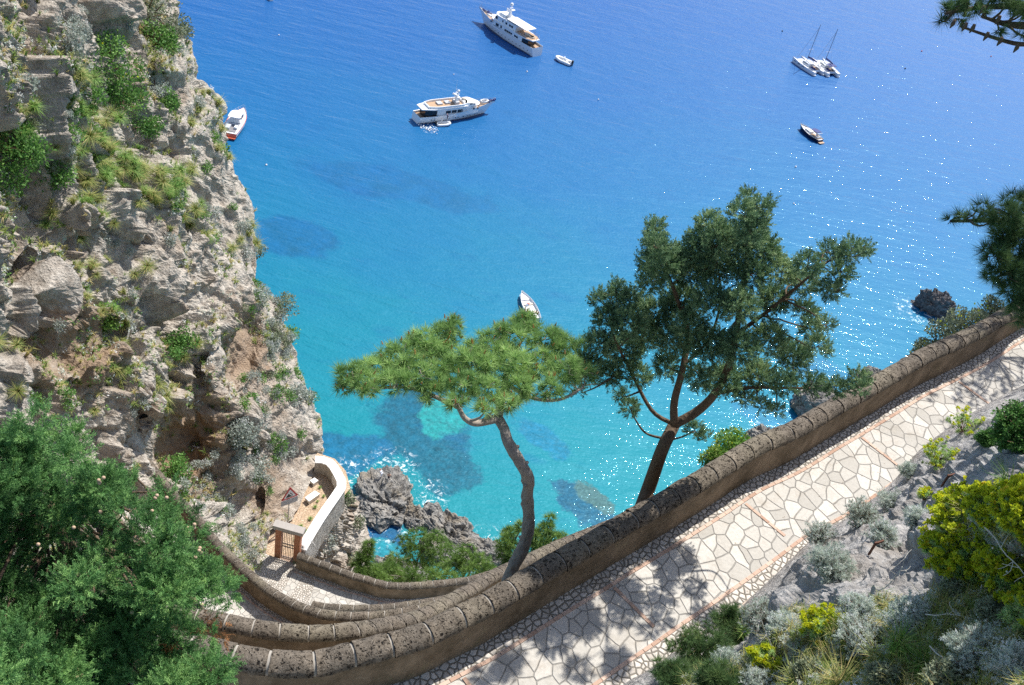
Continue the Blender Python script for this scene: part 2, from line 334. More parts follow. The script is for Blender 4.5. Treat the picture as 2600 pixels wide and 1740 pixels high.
# ------------------------------------------------------------------ sea
def seamat():
    m = NM('sea_water'); sp = m.N.new('ShaderNodeSeparateXYZ'); m.set(sp.inputs[0], m.co); X, Y, Z = sp.outputs
    wv = m.noise(0.028, 5, 0.6); w2 = m.noise(0.12, 4, 0.6)
    q = m.math('ADD', m.math('ADD', Y, m.math('MULTIPLY', X, -0.10)), m.math('ADD', m.math('MULTIPLY', m.math('SUBTRACT', wv, 0.5), 60), m.math('MULTIPLY', m.math('SUBTRACT', w2, 0.5), 14)))
    f = m.fr(q, 100, 420)
    c = m.ramp(f, [(0.0, (0.0003, 0.172, 0.182)), (0.12, (0.0002, 0.16, 0.205)), (0.24, (0.0002, 0.125, 0.23)), (0.40, (0.0002, 0.094, 0.25)), (0.6, (0.0002, 0.071, 0.255)), (0.82, (0.0002, 0.060, 0.26)), (1.0, (0.0003, 0.057, 0.26))])
    # sea bed showing through: weed beds, sunken rocks and one rock's shadow as colour
    for (px, py, rx, ry, rot, col, s, ns) in SEABED:
        P = onz(px, py, 0.0); rr = rot
        mp = m.mapv((1, 1, 1), (0, 0, 0), loc=(-P[0], -P[1], 0)); rotn = m.N.new('ShaderNodeVectorRotate'); rotn.rotation_type = 'Z_AXIS'
        m.set(rotn.inputs['Vector'], mp); rotn.inputs['Angle'].default_value = -rr
        sc = m.mapv((1 / rx, 1 / ry, 0), vec=rotn.outputs[0]); ln = m.N.new('ShaderNodeVectorMath'); ln.operation = 'LENGTH'; m.set(ln.inputs[0], sc)
        d = m.math('ADD', ln.outputs['Value'], m.math('MULTIPLY', m.math('SUBTRACT', m.noise(ns, 6, 0.65), 0.5), 1.5))
        c = m.mix(m.fr(d, 1.0, 0.8, 0, min(1, s * 1.08)), c, m.mix(m.fr(m.noise(ns * 3.5, 5, 0.7), 0.35, 0.65), tuple(v * 0.55 for v in col), tuple(v * 1.35 for v in col)))
    c = m.mix(m.fr(m.noise(0.055, 4, 0.6, vec=m.mapv((1, 2.2, 1))), 0.6, 0.75, 0, 0.35), c, (0.0003, 0.055, 0.20))
    # foam round the rocks
    foam = None
    for (px, py, r) in FOAM:
        P = onz(px, py, 0.0); d = m.N.new('ShaderNodeVectorMath'); d.operation = 'DISTANCE'; m.set(d.inputs[0], m.co); d.inputs[1].default_value = tuple(P)
        k = m.math('MULTIPLY', m.fr(d.outputs['Value'], r * 1.15, r * 0.7), m.fr(m.noise(0.9, 7, 0.78, dist=0.8), 0.545, 0.61))
        foam = k if foam is None else m.math('MAXIMUM', foam, k)
    c = m.mix(m.math('MULTIPLY', foam, 0.85), c, (0.75, 0.8, 0.8))
    # waves: swell, wind chop, ripples (crests run across the view and slightly towards it)
    a = math.radians(-17)
    n1 = m.noise(0.16, 3, 0.55, vec=m.mapv((0.42, 1.5, 1), (0, 0, a)), dist=0.3)
    n2 = m.noise(0.62, 2, 0.5, vec=m.mapv((0.5, 1.35, 1), (0, 0, a - 0.25)), dist=0.4)
    n3 = m.noise(2.3, 1.5, 0.5, vec=m.mapv((0.7, 1.2, 1), (0, 0, a + 0.4)), dist=0.3)
    wk = None
    for (x0, y0, x1, y1, wd) in ((1700, 208, 2640, 462, 1.5), (1960, 310, 2640, 520, 1.0), (660, 8, 1230, 150, 1.6), (930, 180, 1180, 60, .9), (1180, 300, 1700, 420, .8)):
        A, B = onz(x0, y0, 0.), onz(x1, y1, 0.); L = float(np.linalg.norm(B - A)); u = (B - A) / L; v = np.array([-u[1], u[0], 0])
        dn = lambda vec, pt: m.math('SUBTRACT', m.math('ADD', m.math('MULTIPLY', X, float(vec[0])), m.math('MULTIPLY', Y, float(vec[1]))), float(vec @ pt))
        al = dn(u, A); ac = m.math('ABSOLUTE', m.math('ADD', dn(v, A), m.math('MULTIPLY', m.math('SUBTRACT', m.noise(0.03, 2), 0.5), 9.0)))
        k = m.math('MULTIPLY', m.math('MULTIPLY', m.fr(ac, wd * 1.6, 0.0), m.fr(al, 0, L * .25)), m.fr(al, L, L * .8)); k = m.math('MULTIPLY', k, m.fr(m.noise(0.05, 3), 0.35, 0.6)); wk = k if wk is None else m.math('MAXIMUM', wk, k)
    n1 = m.math('ADD', n1, m.math('MULTIPLY', wk, 0.16))
    h = m.math('ADD', m.math('ADD', m.math('MULTIPLY', n1, 0.5), m.math('MULTIPLY', n2, 0.138)), m.math('MULTIPLY', n3, 0.074))
    nb = m.bump(h, 1.0, 1.0); m.out(c, m.math('ADD', 0.062, m.math('MULTIPLY', foam, 0.5)), nb, spec=0.5)
    m.b.inputs['IOR'].default_value = 1.333; m.b.inputs['Specular Tint'].default_value = (0.24, 0.74, 1.0, 1)
    b2 = m.n('BsdfPrincipled'); m.set(b2.inputs['Base Color'], c); b2.inputs['Roughness'].default_value = 0.54; m.set(b2.inputs['Normal'], nb); b2.inputs['IOR'].default_value = 1.72; b2.inputs['Specular Tint'].default_value = (0.26, 0.72, 1.0, 1)
    mx = m.n('MixShader'); mx.inputs[0].default_value = 0.5; m.t.links.new(m.b.outputs[0], mx.inputs[1]); m.t.links.new(b2.outputs[0], mx.inputs[2]); m.t.links.new(mx.outputs[0], m.N['Material Output'].inputs[0])
    return m.m
SEABED = [(1080, 1090, 9.5, 12, 0.3, (0.002, 0.07, 0.12), 0.85, 0.16), (1120, 1060, 4.5, 6, 0.2, (0.012, 0.24, 0.22), 0.75, 0.25), (1140, 1190, 6.0, 6.5, 0.1, (0.002, 0.075, 0.115), 0.85, 0.25),
          (880, 1150, 8, 5.5, 0.4, (0.003, 0.085, 0.18), 0.8, 0.15), (1490, 1290, 8.0, 3.8, -0.65, (0.004, 0.06, 0.115), 0.9, 0.3), (1510, 1265, 5.0, 2.2, -0.65, (0.05, 0.10, 0.085), 0.9, 0.5),  # dark blue ellipse next to the brown-green rock is its shadow, painted in
          (1380, 1115, 7, 3.0, -0.6, (0.003, 0.12, 0.24), 0.6, 0.2), (950, 1360, 5.5, 7, 0.2, (0.008, 0.07, 0.17), 0.95, 0.2), (960, 1400, 5, 2.6, 0.2, (0.012, 0.2, 0.23), 0.8, 0.3), (745, 600, 11, 9, 0, (0.0003, 0.06, 0.19), 0.5, 0.06),
          (1960, 1060, 9, 5, -0.4, (0.008, 0.11, 0.23), 0.6, 0.15), (1000, 470, 26, 8, 0, (0.0003, 0.058, 0.195), 0.35, 0.05), (2060, 930, 10, 6, -0.6, (0.004, 0.07, 0.19), 0.5, 0.12)]
FOAM = [(905, 1215, 5.0), (1000, 1185, 4.5), (1060, 1260, 5.0), (1075, 1330, 4.5), (1240, 1400, 5.0), (930, 1330, 5.5), (2330, 790, 5.5), (2400, 815, 5.0), (1950, 1110, 4.0), (1090, 327, 2.4)]
M_SEA = seamat()
mb = MB(); gx = np.r_[-4000, -900, np.linspace(-400, 500, 19), 1200, 4000]; gy = np.r_[-200, np.linspace(0, 700, 15), 1500, 8000]
G = np.stack(np.meshgrid(gx, gy, indexing='xy'), -1); mb.add(*grid(np.concatenate([G, np.zeros(G.shape[:2] + (1,))], -1)))
tag(mb.build('sea', M_SEA), kind='structure', label='turquoise to deep blue sea with sun glitter')

# ------------------------------------------------------------------ parapet walls
def plan(C):
    """tangent and the horizontal normal towards the camera side"""
    t = np.gradient(C[:, :2], axis=0); t /= np.linalg.norm(t, axis=1, keepdims=True) + 1e-9
    n = np.stack([t[:, 1], -t[:, 0]], 1); c = (n * (-C[:, :2])).sum(1).mean()
    if c < 0: n = -n
    return t, n
WALLS = {}
def wall(key, label, px, z, drop, lastblock=0.62, capw=0.208, caph=0.168, H=1.05, back=0.13):
    px = np.array(px, float); z = np.interp(np.linspace(0, 1, len(px)), np.linspace(0, 1, len(z)), z) if np.ndim(z) else np.full(len(px), z)
    C = onz(px[:, 0], px[:, 1], z); L = length(C); n = int(L / 0.12); C = smoothline(C, n); t, nn = plan(C); WALLS[key] = (C, nn)
    root = empty('parapet_wall', C[len(C) // 2] - np.array([0, 0, H]), 0, label, 'wall', 'tufa topped parapet walls of the zigzag path')
    off = np.array(root.location)
    # body
    hw = capw - 0.045; prof = [(hw, -caph + 0.01), (hw + 0.012, -H - 0.3), (-hw - drop * back, -drop), (-hw, -caph + 0.01)]
    m = MB(); P = np.stack([np.concatenate([C[:, :2] + nn * a, C[:, 2:] + b], 1) for a, b in prof], 1) - off
    V, Q = grid(np.concatenate([P, P[:, :1]], 1)); m.add(V, Q)
    m.build('wall_face', M_PLAST, root)
    # mortar core, then the coping stones
    ang = np.linspace(-0.25, math.pi + 0.25, 15)
    def sweep(i0, i1, rw, rh, dz, jit):
        seg = C[i0:i1 + 1]; N = nn[i0:i1 + 1]
        pr = [(rw * math.cos(a) * (1 + jit[0]), rh * math.sin(a) * (1 + jit[1]) - caph + dz) for a in ang]
        PP = np.stack([np.concatenate([seg[:, :2] + N * (a + jit[2]), seg[:, 2:] + b], 1) for a, b in pr], 1) - off
        V, Q = grid(PP); cnt = PP.shape[1]
        T = []
        for row in (0, len(PP) - 1):
            b = row * cnt; V = np.vstack([V, PP[row].mean(0)]); ci = len(V) - 1
            T += [(ci, b + k, b + k + 1) for k in range(cnt - 1)]
        return V, Q, T
    s = np.r_[0, np.cumsum(np.linalg.norm(np.diff(C, axis=0), axis=1))]
    m = MB(); m.add(*sweep(0, len(C) - 1, capw - 0.010, caph - 0.008, -0.004, (0, 0, 0))); m.build('mortar_bed', M_MORTAR, root, True)
    m = MB(); p = 0.0; rr = np.random.default_rng(len(C))
    while p < s[-1] - 0.3:
        ln = lastblock * rr.uniform(0.85, 1.15); i0, i1 = np.searchsorted(s, p + 0.022), np.searchsorted(s, min(p + ln - 0.022, s[-1] - 0.02))
        i1 = min(i1, len(C) - 1)
        if i1 - i0 >= 2:
            fi = np.r_[p + 0.022, s[i0 + 1:i1], p + ln - 0.022]; seg = np.stack([np.interp(fi, s, C[:, k]) for k in range(3)], 1); N = np.stack([np.interp(fi, s, nn[:, k]) for k in range(2)], 1)
            jit = (rr.uniform(0.0, 0.06), rr.uniform(0.0, 0.10), rr.uniform(-0.006, 0.006))
            pr = [(capw * math.cos(a) * (1 + jit[0]), caph * math.sin(a) * (1 + jit[1]) - caph) for a in ang]
            PP = np.stack([np.concatenate([seg[:, :2] + N * (a + jit[2]), seg[:, 2:] + b], 1) for a, b in pr], 1)
            e = np.sin(np.linspace(0, math.pi, len(fi))) ** 0.3; PP = PP[:, :] + (seg.mean(0) - PP) * 0
            nz = np.abs(fbm(PP.reshape(-1, 3) * 9, 3, 3).reshape(PP.shape[:2])) * 0.02; ctr = np.concatenate([seg, ], 1)[:, None] - np.array([0, 0, caph])
            dv = PP - ctr; dv /= np.linalg.norm(dv, axis=2, keepdims=True) + 1e-6
            PP = PP + dv * (nz - 0.004 * (1 - e[:, None]))[..., None] - off
            V, Q = grid(PP); cnt = PP.shape[1]; T = []
            for row in (0, len(PP) - 1):
                b = row * cnt; V = np.vstack([V, PP[row].mean(0)]); ci = len(V) - 1; T += [(ci, b + k, b + k + 1) for k in range(cnt - 1)]
            m.add(V, Q, T)
        p += ln
    m.build('coping', M_TUFA, root, True)
    return root
Z1 = 110.0
W1PX = [(x, y - 9) for x, y in [(-260, 1560), (60, 1590), (300, 1610), (470, 1632), (535, 1646), (609, 1665), (698, 1678), (795, 1680), (885, 1660), (992, 1633), (1070, 1610), (1148, 1573), (1234, 1532), (1312, 1487), (1382, 1446), (1449, 1407), (1516, 1370), (1575, 1335), (1650, 1293), (1735, 1244), (1830, 1188), (1925, 1130), (2032, 1083), (2132, 1026), (2180, 1000), (2269, 950), (2347, 905), (2443, 861), (2517, 824), (2620, 762), (2780, 672), (2990, 560)]]
W2PX = [(200, 1500), (400, 1540), (557, 1567), (642, 1585), (724, 1595), (817, 1599), (903, 1590), (967, 1579), (1026, 1567), (1074, 1552), (1122, 1530), (1167, 1504), (1212, 1481), (1249, 1458), (1330, 1421), (1368, 1402), (1408, 1384), (1455, 1364), (1530, 1335), (1640, 1290)]
W3PX = [(330, 1120), (400, 1200), (446, 1258), (494, 1305), (535, 1358), (561, 1387), (587, 1412), (613, 1437), (639, 1459), (665, 1481), (694, 1501), (728, 1520), (761, 1536), (798, 1548), (832, 1556), (911, 1560), (978, 1556), (1015, 1551), (1070, 1540), (1180, 1505)]
W4PX = [(791, 1531), (824, 1537), (885, 1541), (948, 1541), (1011, 1536), (1044, 1531), (1089, 1525), (1150, 1512), (1230, 1490)]
W5PX = [(757, 1406), (795, 1421), (850, 1441), (892, 1457), (929, 1467), (957, 1476), (985, 1482), (1015, 1484), (1041, 1484), (1070, 1482), (1098, 1480), (1126, 1477), (1152, 1474), (1178, 1471), (1210, 1464), (1290, 1440)]
wall('W1', 'long brown parapet with rounded tufa top beside the upper flagstone path', W1PX, Z1 + 1.05, 5.5)
wall('W2', 'tufa topped wall curving just below the nearest wall, behind the pine trunk', W2PX, [104.6, 104.6, 104.3, 102, 99.5, 97.5, 96.5], 5)
wall('W3', 'tufa topped wall curving steeply up to the left towards the cypress foliage', W3PX, [88.0, 88.6, 89.5, 90.5, 91.0, 91.5], 4.5)
wall('W4', 'short low tufa topped wall sliver just beyond the curving stairs wall', W4PX, [85.0, 85.5], 4, 0.62)
wall('W5', 'lowest tufa topped wall running right from the brick gateway above the pines', W5PX, [81.1, 80.8, 80.6], 7)

# ------------------------------------------------------------------ paths
def offs(key, a, dz): C, nn = WALLS[key]; return np.concatenate([C[:, :2] + nn * a, C[:, 2:] + dz], 1)
def strip(key, a0, a1, dz, n=2):
    return grid(np.stack([offs(key, a, dz) for a in np.linspace(a0, a1, n)], 1))
def bricks(mb, P, N, w=0.07, ln=0.21, gap=0.012, h=0.03):
    s = np.r_[0, np.cumsum(np.linalg.norm(np.diff(P, axis=0), axis=1))]; p = 0
    while p < s[-1] - ln:
        a = np.array([np.interp(p + gap, s, P[:, k]) for k in range(3)]); b = np.array([np.interp(p + ln, s, P[:, k]) for k in range(3)])
        d = b - a; c = (a + b) / 2
        V, Q = box((0, 0, 0), (np.linalg.norm(d), w, h), math.atan2(d[1], d[0])); mb.add(V + c + np.array([0, 0, rng.uniform(-.003, .003)]), Q, tone=rng.uniform(0, 1)); p += ln
FD = -1.05
def pathset(key, word, width=1.37, cob=0.28, trans=(), inner=0.32, c0=0.12):
    c0 = c0; b0 = c0 + cob; b1 = b0 + width
    m = MB(); m.add(*strip(key, b0 - 0.05, b1 + 0.05, FD)); tag(m.build('path', M_FLAG), kind='structure', label='pale flagstone paving of the ' + word)
    m = MB(); m.add(*strip(key, c0 - 0.1, b0 - 0.045, FD + 0.004)); m.add(*strip(key, b1 + 0.045, b1 + inner, FD + 0.004)); tag(m.build('cobble_border', M_COB), kind='structure', label='cobble borders along the ' + word)
    m = MB(); bricks(m, offs(key, b0, FD + 0.002), None); bricks(m, offs(key, b1, FD + 0.002), None)
    for q in trans:
        A = offs(key, b0 + 0.06, FD + 0.002); B = offs(key, b1 - 0.06, FD + 0.002); i = int(np.argmin(np.linalg.norm(proj(A) - np.array(q), axis=1)))
        bricks(m, resample(np.stack([A[i], B[i]]), 8), None)
    tag(m.build('brick_edging', M_BRICK), kind='structure', label='terracotta brick edging of the ' + word)
    m = MB(); m.add(*strip(key, b1 + inner - 0.02, b1 + inner + 0.9, FD - 0.004)); tag(m.build('concrete_edge', M_CONC), kind='structure', label='smooth concrete verge of the ' + word)
    return b1 + inner
def uphill(key, a, rise, run, dz=FD, n=8):
    P = np.stack([offs(key, a + run * k / n, dz + rise * k / n - (0.02 if k == 0 else 0)) for k in range(n + 1)], 1); sh = P.shape
    P = P.reshape(-1, 3); P += (fbm(P * 1.3, 3, 4) * 0.18)[:, None] * np.array([0.5, 0.5, 0.6]); m = MB(); m.add(*grid(P.reshape(sh)))
    tag(m.build('hillside', M_EARTH), kind='structure')
a1 = pathset('W1', 'upper path', trans=[(1564, 1490), (1906, 1300), (2217, 1160), (1180, 1717), (2440, 990)], cob=0.36, c0=0.14)
a2 = pathset('W2', 'second path', width=1.3); uphill('W2', a2 - 0.1, 2.6, 1.2)
a3 = pathset('W3', 'third path', width=1.6); uphill('W3', a3 - 0.1, 4.0, 1.6)
m = MB(); m.add(*strip('W3', -0.4, 8.0, FD - 0.22, 8)); tag(m.build('hillside', M_EARTH), kind='structure')
a5 = pathset('W5', 'lowest path', width=1.7, trans=[(960, 1540)], inner=1.4)
# slope falling to the shore under the lowest wall
def slopesheet():
    C, nn = WALLS['W5']; top = np.concatenate([C[:, :2] - nn * 0.8, C[:, 2:] - 4.0], 1); top = top[::4]
    top = np.vstack([top[0] + np.array([-14, -4, 0]), top[0] + np.array([-5, -1, 0]), top, top[-1] + np.array([2, 1, 0]), top[-1] + np.array([5, 3, 0])])
    d = np.array([0.16, 1, 0]); d /= np.linalg.norm(d); rows = []
    for k in np.linspace(0, 1, 30): rows.append(np.concatenate([top[:, :2] + d[:2] * k * 62, (top[:, 2] * (1 - k) - 3 * k)[:, None] - 6 * np.sin(k * math.pi)], 1))
    P = np.stack(rows, 0); sh = P.shape; P = P.reshape(-1, 3); P[:, 2] += fbm(P * 0.12, 4, 9) * 1.6 - 0.8; m = MB(); m.add(*grid(P.reshape(sh))); tag(m.build('hillside', M_EARTH), kind='structure')
slopesheet()

# ------------------------------------------------------------------ the big cliff
def tps(pts, vals):
    pts = np.asarray(pts, float) / 500; n = len(pts)
    K = lambda r2: 0.5 * r2 * np.log(r2 + 1e-12)
    A = np.zeros((n + 3, n + 3)); A[:n, :n] = K(((pts[:, None] - pts[None]) ** 2).sum(-1)) + 0.004 * np.eye(n); A[:n, n] = 1; A[:n, n + 1:] = pts; A[n, :n] = 1; A[n + 1:, :n] = pts.T
    wts = np.linalg.solve(A, np.r_[vals, 0, 0, 0])
    def f(q):
        q = np.asarray(q, float) / 500; return K(((q[:, None] - pts[None]) ** 2).sum(-1)) @ wts[:n] + wts[n] + q @ wts[n + 1:]
    return f
def dplane(x, y, z): P = onz(x, y, z); return float(np.linalg.norm(P - CAM))
GZ = 79.6
SIL = [(-300, 440), (0, 440), (60, 458), (100, 488), (150, 505), (200, 508), (245, 560), (290, 582), (340, 582), (380, 584), (400, 604), (440, 604), (460, 615), (500, 640), (560, 655), (620, 670), (665, 662), (700, 660), (750, 690), (800, 712), (850, 742), (900, 760), (950, 775), (1000, 795), (1050, 806), (1100, 812), (1150, 812), (1170, 804), (1217, 795), (1259, 778), (1295, 765), (1322, 747), (1337, 712), (1345, 688), (1400, 676), (1465, 668), (1500, 664), (1560, 660)]
silx = lambda y: np.interp(y, [a for a, b in SIL], [b for a, b in SIL])
ctl = [(-300, -300, 38), (0, 0, 44), (250, 0, 54), (440, 0, 63), (-300, 500, 34), (0, 500, 41), (300, 450, 52), (520, 300, 62), (600, 500, 64), (0, 950, 39), (300, 900, 48.5), (560, 850, 57), (700, 850, 62), (800, 1100, 62), (-300, 1300, 34), (0, 1350, 40), (0, 1750, 38), (400, 1750, 46), (650, 1750, 52), (300, 1250, 49), (450, 1260, 53.0), (560, 1200, 56),
       (804, 1168, dplane(804, 1168, GZ)), (778, 1259, dplane(778, 1259, GZ)), (747, 1322, dplane(747, 1322, GZ)), (686, 1355, dplane(690, 1380, GZ)), (673, 1418, dplane(673, 1418, GZ)), (660, 1500, dplane(660, 1480, GZ) - 0.4), (600, 1400, 54.5), (500, 1350, 51.5), (640, 1250, 58)]
FD_ = tps([c[:2] for c in ctl], [c[2] for c in ctl])
CAVES = [(600, 885, 62, 110, 0.35, 1.9), (450, 1135, 95, 75, -0.6, 2.2), (215, 880, 140, 45, -0.45, 1.5), (640, 1290, 30, 60, 0.3, 1.2), (350, 640, 60, 35, -0.6, 0.9), (60, 880, 60, 60, 0, 1.2), (480, 330, 60, 30, 0.2, -0.6)]
BULGE = [(447, 155, 62, 58, 0.2, -1.9), (543, 935, 26, 58, 0.1, -1.9), (165, 745, 75, 65, 0.4, -1.6), (330, 815, 40, 40, 0, -0.9), (505, 640, 50, 60, 0.2, -0.8), (400, 730, 70, 40, -0.4, -0.8), (380, 940, 55, 50, 0, -1.0), (560, 420, 50, 60, 0, -0.7), (250, 560, 90, 60, 0, -0.9), (120, 620, 70, 50, 0, -0.8), (385, 1080, 22, 80, 0.1, -1.0), (640, 1080, 50, 60, 0, -0.6)]
def cliffsurf(x, y):
    """pixel position on the photo -> base point on the cliff"""
    sh = x.shape; q = np.stack([x.ravel(), y.ravel()], 1); D = FD_(q)
    for (cx, cy, rx, ry, rot, dep) in CAVES + BULGE:
        dx, dy = q[:, 0] - cx, q[:, 1] - cy; a = (dx * math.cos(rot) + dy * math.sin(rot)) / rx; b = (-dx * math.sin(rot) + dy * math.cos(rot)) / ry
        r = np.sqrt(a * a + b * b); f = np.clip((1.2 - r) / 0.75, 0, 1); D = D + dep * f * f * (3 - 2 * f)
    return ond(q[:, 0], q[:, 1], D).reshape(sh + (3,)), D.reshape(sh)
NR, NC, NB = 620, 300, 46
ys = np.linspace(-330, 1750, NR); tt = np.linspace(0, 1, NC) ** 0.85
XS = -330 + (silx(ys)[:, None] + 330) * tt[None]; YS = np.repeat(ys[:, None], NC, 1)
P, D = cliffsurf(XS, YS)
edge = np.clip((tt - 0.93) / 0.07, 0, 1)[None] ** 2 * np.clip((1200 - ys) / 120, 0, 1)[:, None]
dirs = (P - CAM) / np.linalg.norm(P - CAM, axis=2, keepdims=True); P = P + dirs * (edge * 2.2)[..., None]
bd = np.array([-0.62, 0.75, -0.12]); bd /= np.linalg.norm(bd); tb = np.linspace(0, 1, NB)[1:]; vb = dirs[:, -1:]
ext = P[:, -1:] + vb * (1.2 * np.sqrt(tb))[None, :, None] + bd * (26 * tb ** 1.4)[None, :, None] - np.array([0, 0, 10.0]) * (tb ** 1.5)[None, :, None]
ext[ys > 1168] = P[ys > 1168][:, -1:] + bd * (8 * tb)[None, :, None] + np.array([0, 0, 1.5]) * tb[None, :, None]
P = np.concatenate([P, ext], 1); sh = P.shape
gu = np.gradient(P, axis=1); gv = np.gradient(P, axis=0); NRM = np.cross(gv, gu); NRM /= np.linalg.norm(NRM, axis=2, keepdims=True) + 1e-9
s_ = np.sign((NRM[:, :NC] * (CAM - P[:, :NC])).sum(-1)).mean(); NRM *= (1 if s_ > 0 else -1)
F = P.reshape(-1, 3); W = F * np.array([1, 1, 0.62]); wob = np.stack([fbm(F * 0.35, 2, 20 + k) for k in range(3)], 1) * 0.45
b1, c1 = blocks((W + wob) * 0.23, 1); b2, c2 = blocks((W + wob * 0.6) * 0.85, 31); b3, c3 = blocks((W + wob * 0.3) * 2.3, 61); f0 = fbm(F * 0.16, 3, 44); f1 = fbm(F * 1.6, 4, 45); f2 = fbm(F * 5, 3, 46)
ridge = 1 - np.abs(fbm(F * np.array([0.7, 0.7, 0.3]) * 0.9, 3, 47))
def soft(a, n=1):
    a = a.reshape(sh[:2])
    for _ in range(n):
        p = np.pad(a, 1, mode='edge'); a = (p[:-2, 1:-1] + p[2:, 1:-1] + p[1:-1, :-2] + p[1:-1, 2:] + 2 * a) / 6
    return a.ravel()
b1, b2, b3 = soft(b1, 3), soft(b2, 2), soft(b3, 1)
disp = 1.35 * b1 + 0.72 * b2 + 0.26 * b3 + 0.5 * f0 + 0.13 * f1 + 0.06 * f2 - 0.25 * np.exp(-c1 * 22) - 0.16 * np.exp(-c2 * 20) - 0.05 * np.exp(-c3 * 12)
pxy = np.concatenate([np.stack([XS, YS], -1), np.broadcast_to(np.array([9999., 9999.]), (NR, NB - 1, 2))], 1).reshape(-1, 2)
calm = np.ones(len(F)); 
for (cx, cy, rx, ry, rot, dep) in CAVES[:3] + BULGE[:2]:
    dx, dy = pxy[:, 0] - cx, pxy[:, 1] - cy; a = (dx * math.cos(rot) + dy * math.sin(rot)) / rx; b = (-dx * math.sin(rot) + dy * math.cos(rot)) / ry; calm = np.minimum(calm, np.clip(np.sqrt(a * a + b * b) - 0.35, 0.4, 1))
disp = disp * calm
TT = np.concatenate([np.broadcast_to(tt, (NR, NC)), np.ones((NR, NB - 1))], 1).ravel(); YY = np.repeat(ys, NC + NB - 1)
fade = np.where(TT > 0.85, 0.55, 1.0) * np.where((YY > 1165) & (TT > 0.9), 0.35, 1.0) * np.where((TT > 0.9), 0.75, 1.0)
lim = np.where((YY > 1160) & (TT > 0.8), 0.5, 1.4)
disp = np.clip(disp * fade - 0.15, -2.2, lim)
F = F + NRM.reshape(-1, 3) * disp[:, None]
CP = F.reshape(sh); g1 = np.gradient(CP, axis=1); g2 = np.gradient(CP, axis=0); CN = np.cross(g2, g1); CN /= np.linalg.norm(CN, axis=2, keepdims=True) + 1e-9
if (CN[:, :NC] * (CAM - CP[:, :NC])).sum(-1).mean() < 0: CN = -CN
def onsurf(x, y): p, _ = cliffsurf(np.array([[float(x)]]), np.array([[float(y)]])); return p[0, 0]
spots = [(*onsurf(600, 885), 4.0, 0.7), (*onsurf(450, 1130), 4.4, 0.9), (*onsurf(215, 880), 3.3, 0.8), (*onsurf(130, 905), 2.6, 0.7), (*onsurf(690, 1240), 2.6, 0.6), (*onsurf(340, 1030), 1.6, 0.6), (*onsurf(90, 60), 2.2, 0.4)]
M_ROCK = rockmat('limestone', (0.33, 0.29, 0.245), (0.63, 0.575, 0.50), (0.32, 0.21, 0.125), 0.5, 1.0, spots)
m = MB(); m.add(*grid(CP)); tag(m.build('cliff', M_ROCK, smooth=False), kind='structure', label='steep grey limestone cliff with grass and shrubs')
def cliffpt(x, y):
    """point and normal on the finished cliff seen at a photo pixel"""
    r = int(np.clip(np.searchsorted(ys, y), 1, NR - 1)); t = np.clip((x + 330) / (silx(y) + 330), 0, 1); c = int(np.clip(np.searchsorted(tt, t), 0, NC - 1))
    return CP[r, c], CN[r, c]
# rock buttress under the white parapet, beside the sea
def buttress():
    top = np.array([(770, 1398), (790, 1365), (815, 1322), (838, 1288), (858, 1258), (872, 1235), (874, 1218)]); bot = np.array([(790, 1520), (830, 1515), (870, 1500), (905, 1480), (928, 1440), (935, 1390), (925, 1350)])
    A = onz(top[:, 0], top[:, 1], np.full(7, 80.6)); B = np.stack([onz(x, y, z) for (x, y), z in zip(bot, (66, 63, 60, 57, 52, 47, 44))])
    A = smoothline(A, 70); B = smoothline(B, 70); back = np.array([-0.7, 0.6, 0]); k = np.linspace(0, 1, 110)[:, None, None]
    P = A[None] * (1 - k) + B[None] * k; e = np.linspace(0.03, 1, 24)[None, :, None]
    P = np.concatenate([P, P[:, -1:] + back * 12 * e - np.array([0, 0, 3.]) * e], 1); sh = P.shape; F = P.reshape(-1, 3)
    g = np.cross(np.gradient(P, axis=0), np.gradient(P, axis=1)); g /= np.linalg.norm(g, axis=2, keepdims=True) + 1e-9
    if (g * (CAM - P)).sum(-1)[:, :70].mean() < 0: g = -g
    b1, c1 = blocks(F * 0.35, 11); b2, c2 = blocks(F * 0.9, 12); d = 0.6 * b1 + 0.35 * b2 + 0.3 * fbm(F * 1.2, 4, 5) - 0.3 * np.exp(-c2 * 10); fd = np.clip(np.repeat(np.linspace(0, 1, 110), sh[1]) * 5, 0.1, 1)
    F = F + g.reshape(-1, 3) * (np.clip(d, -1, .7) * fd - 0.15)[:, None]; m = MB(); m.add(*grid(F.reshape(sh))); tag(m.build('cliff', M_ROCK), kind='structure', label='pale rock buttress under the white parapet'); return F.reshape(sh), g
BUT, BUTN = buttress()
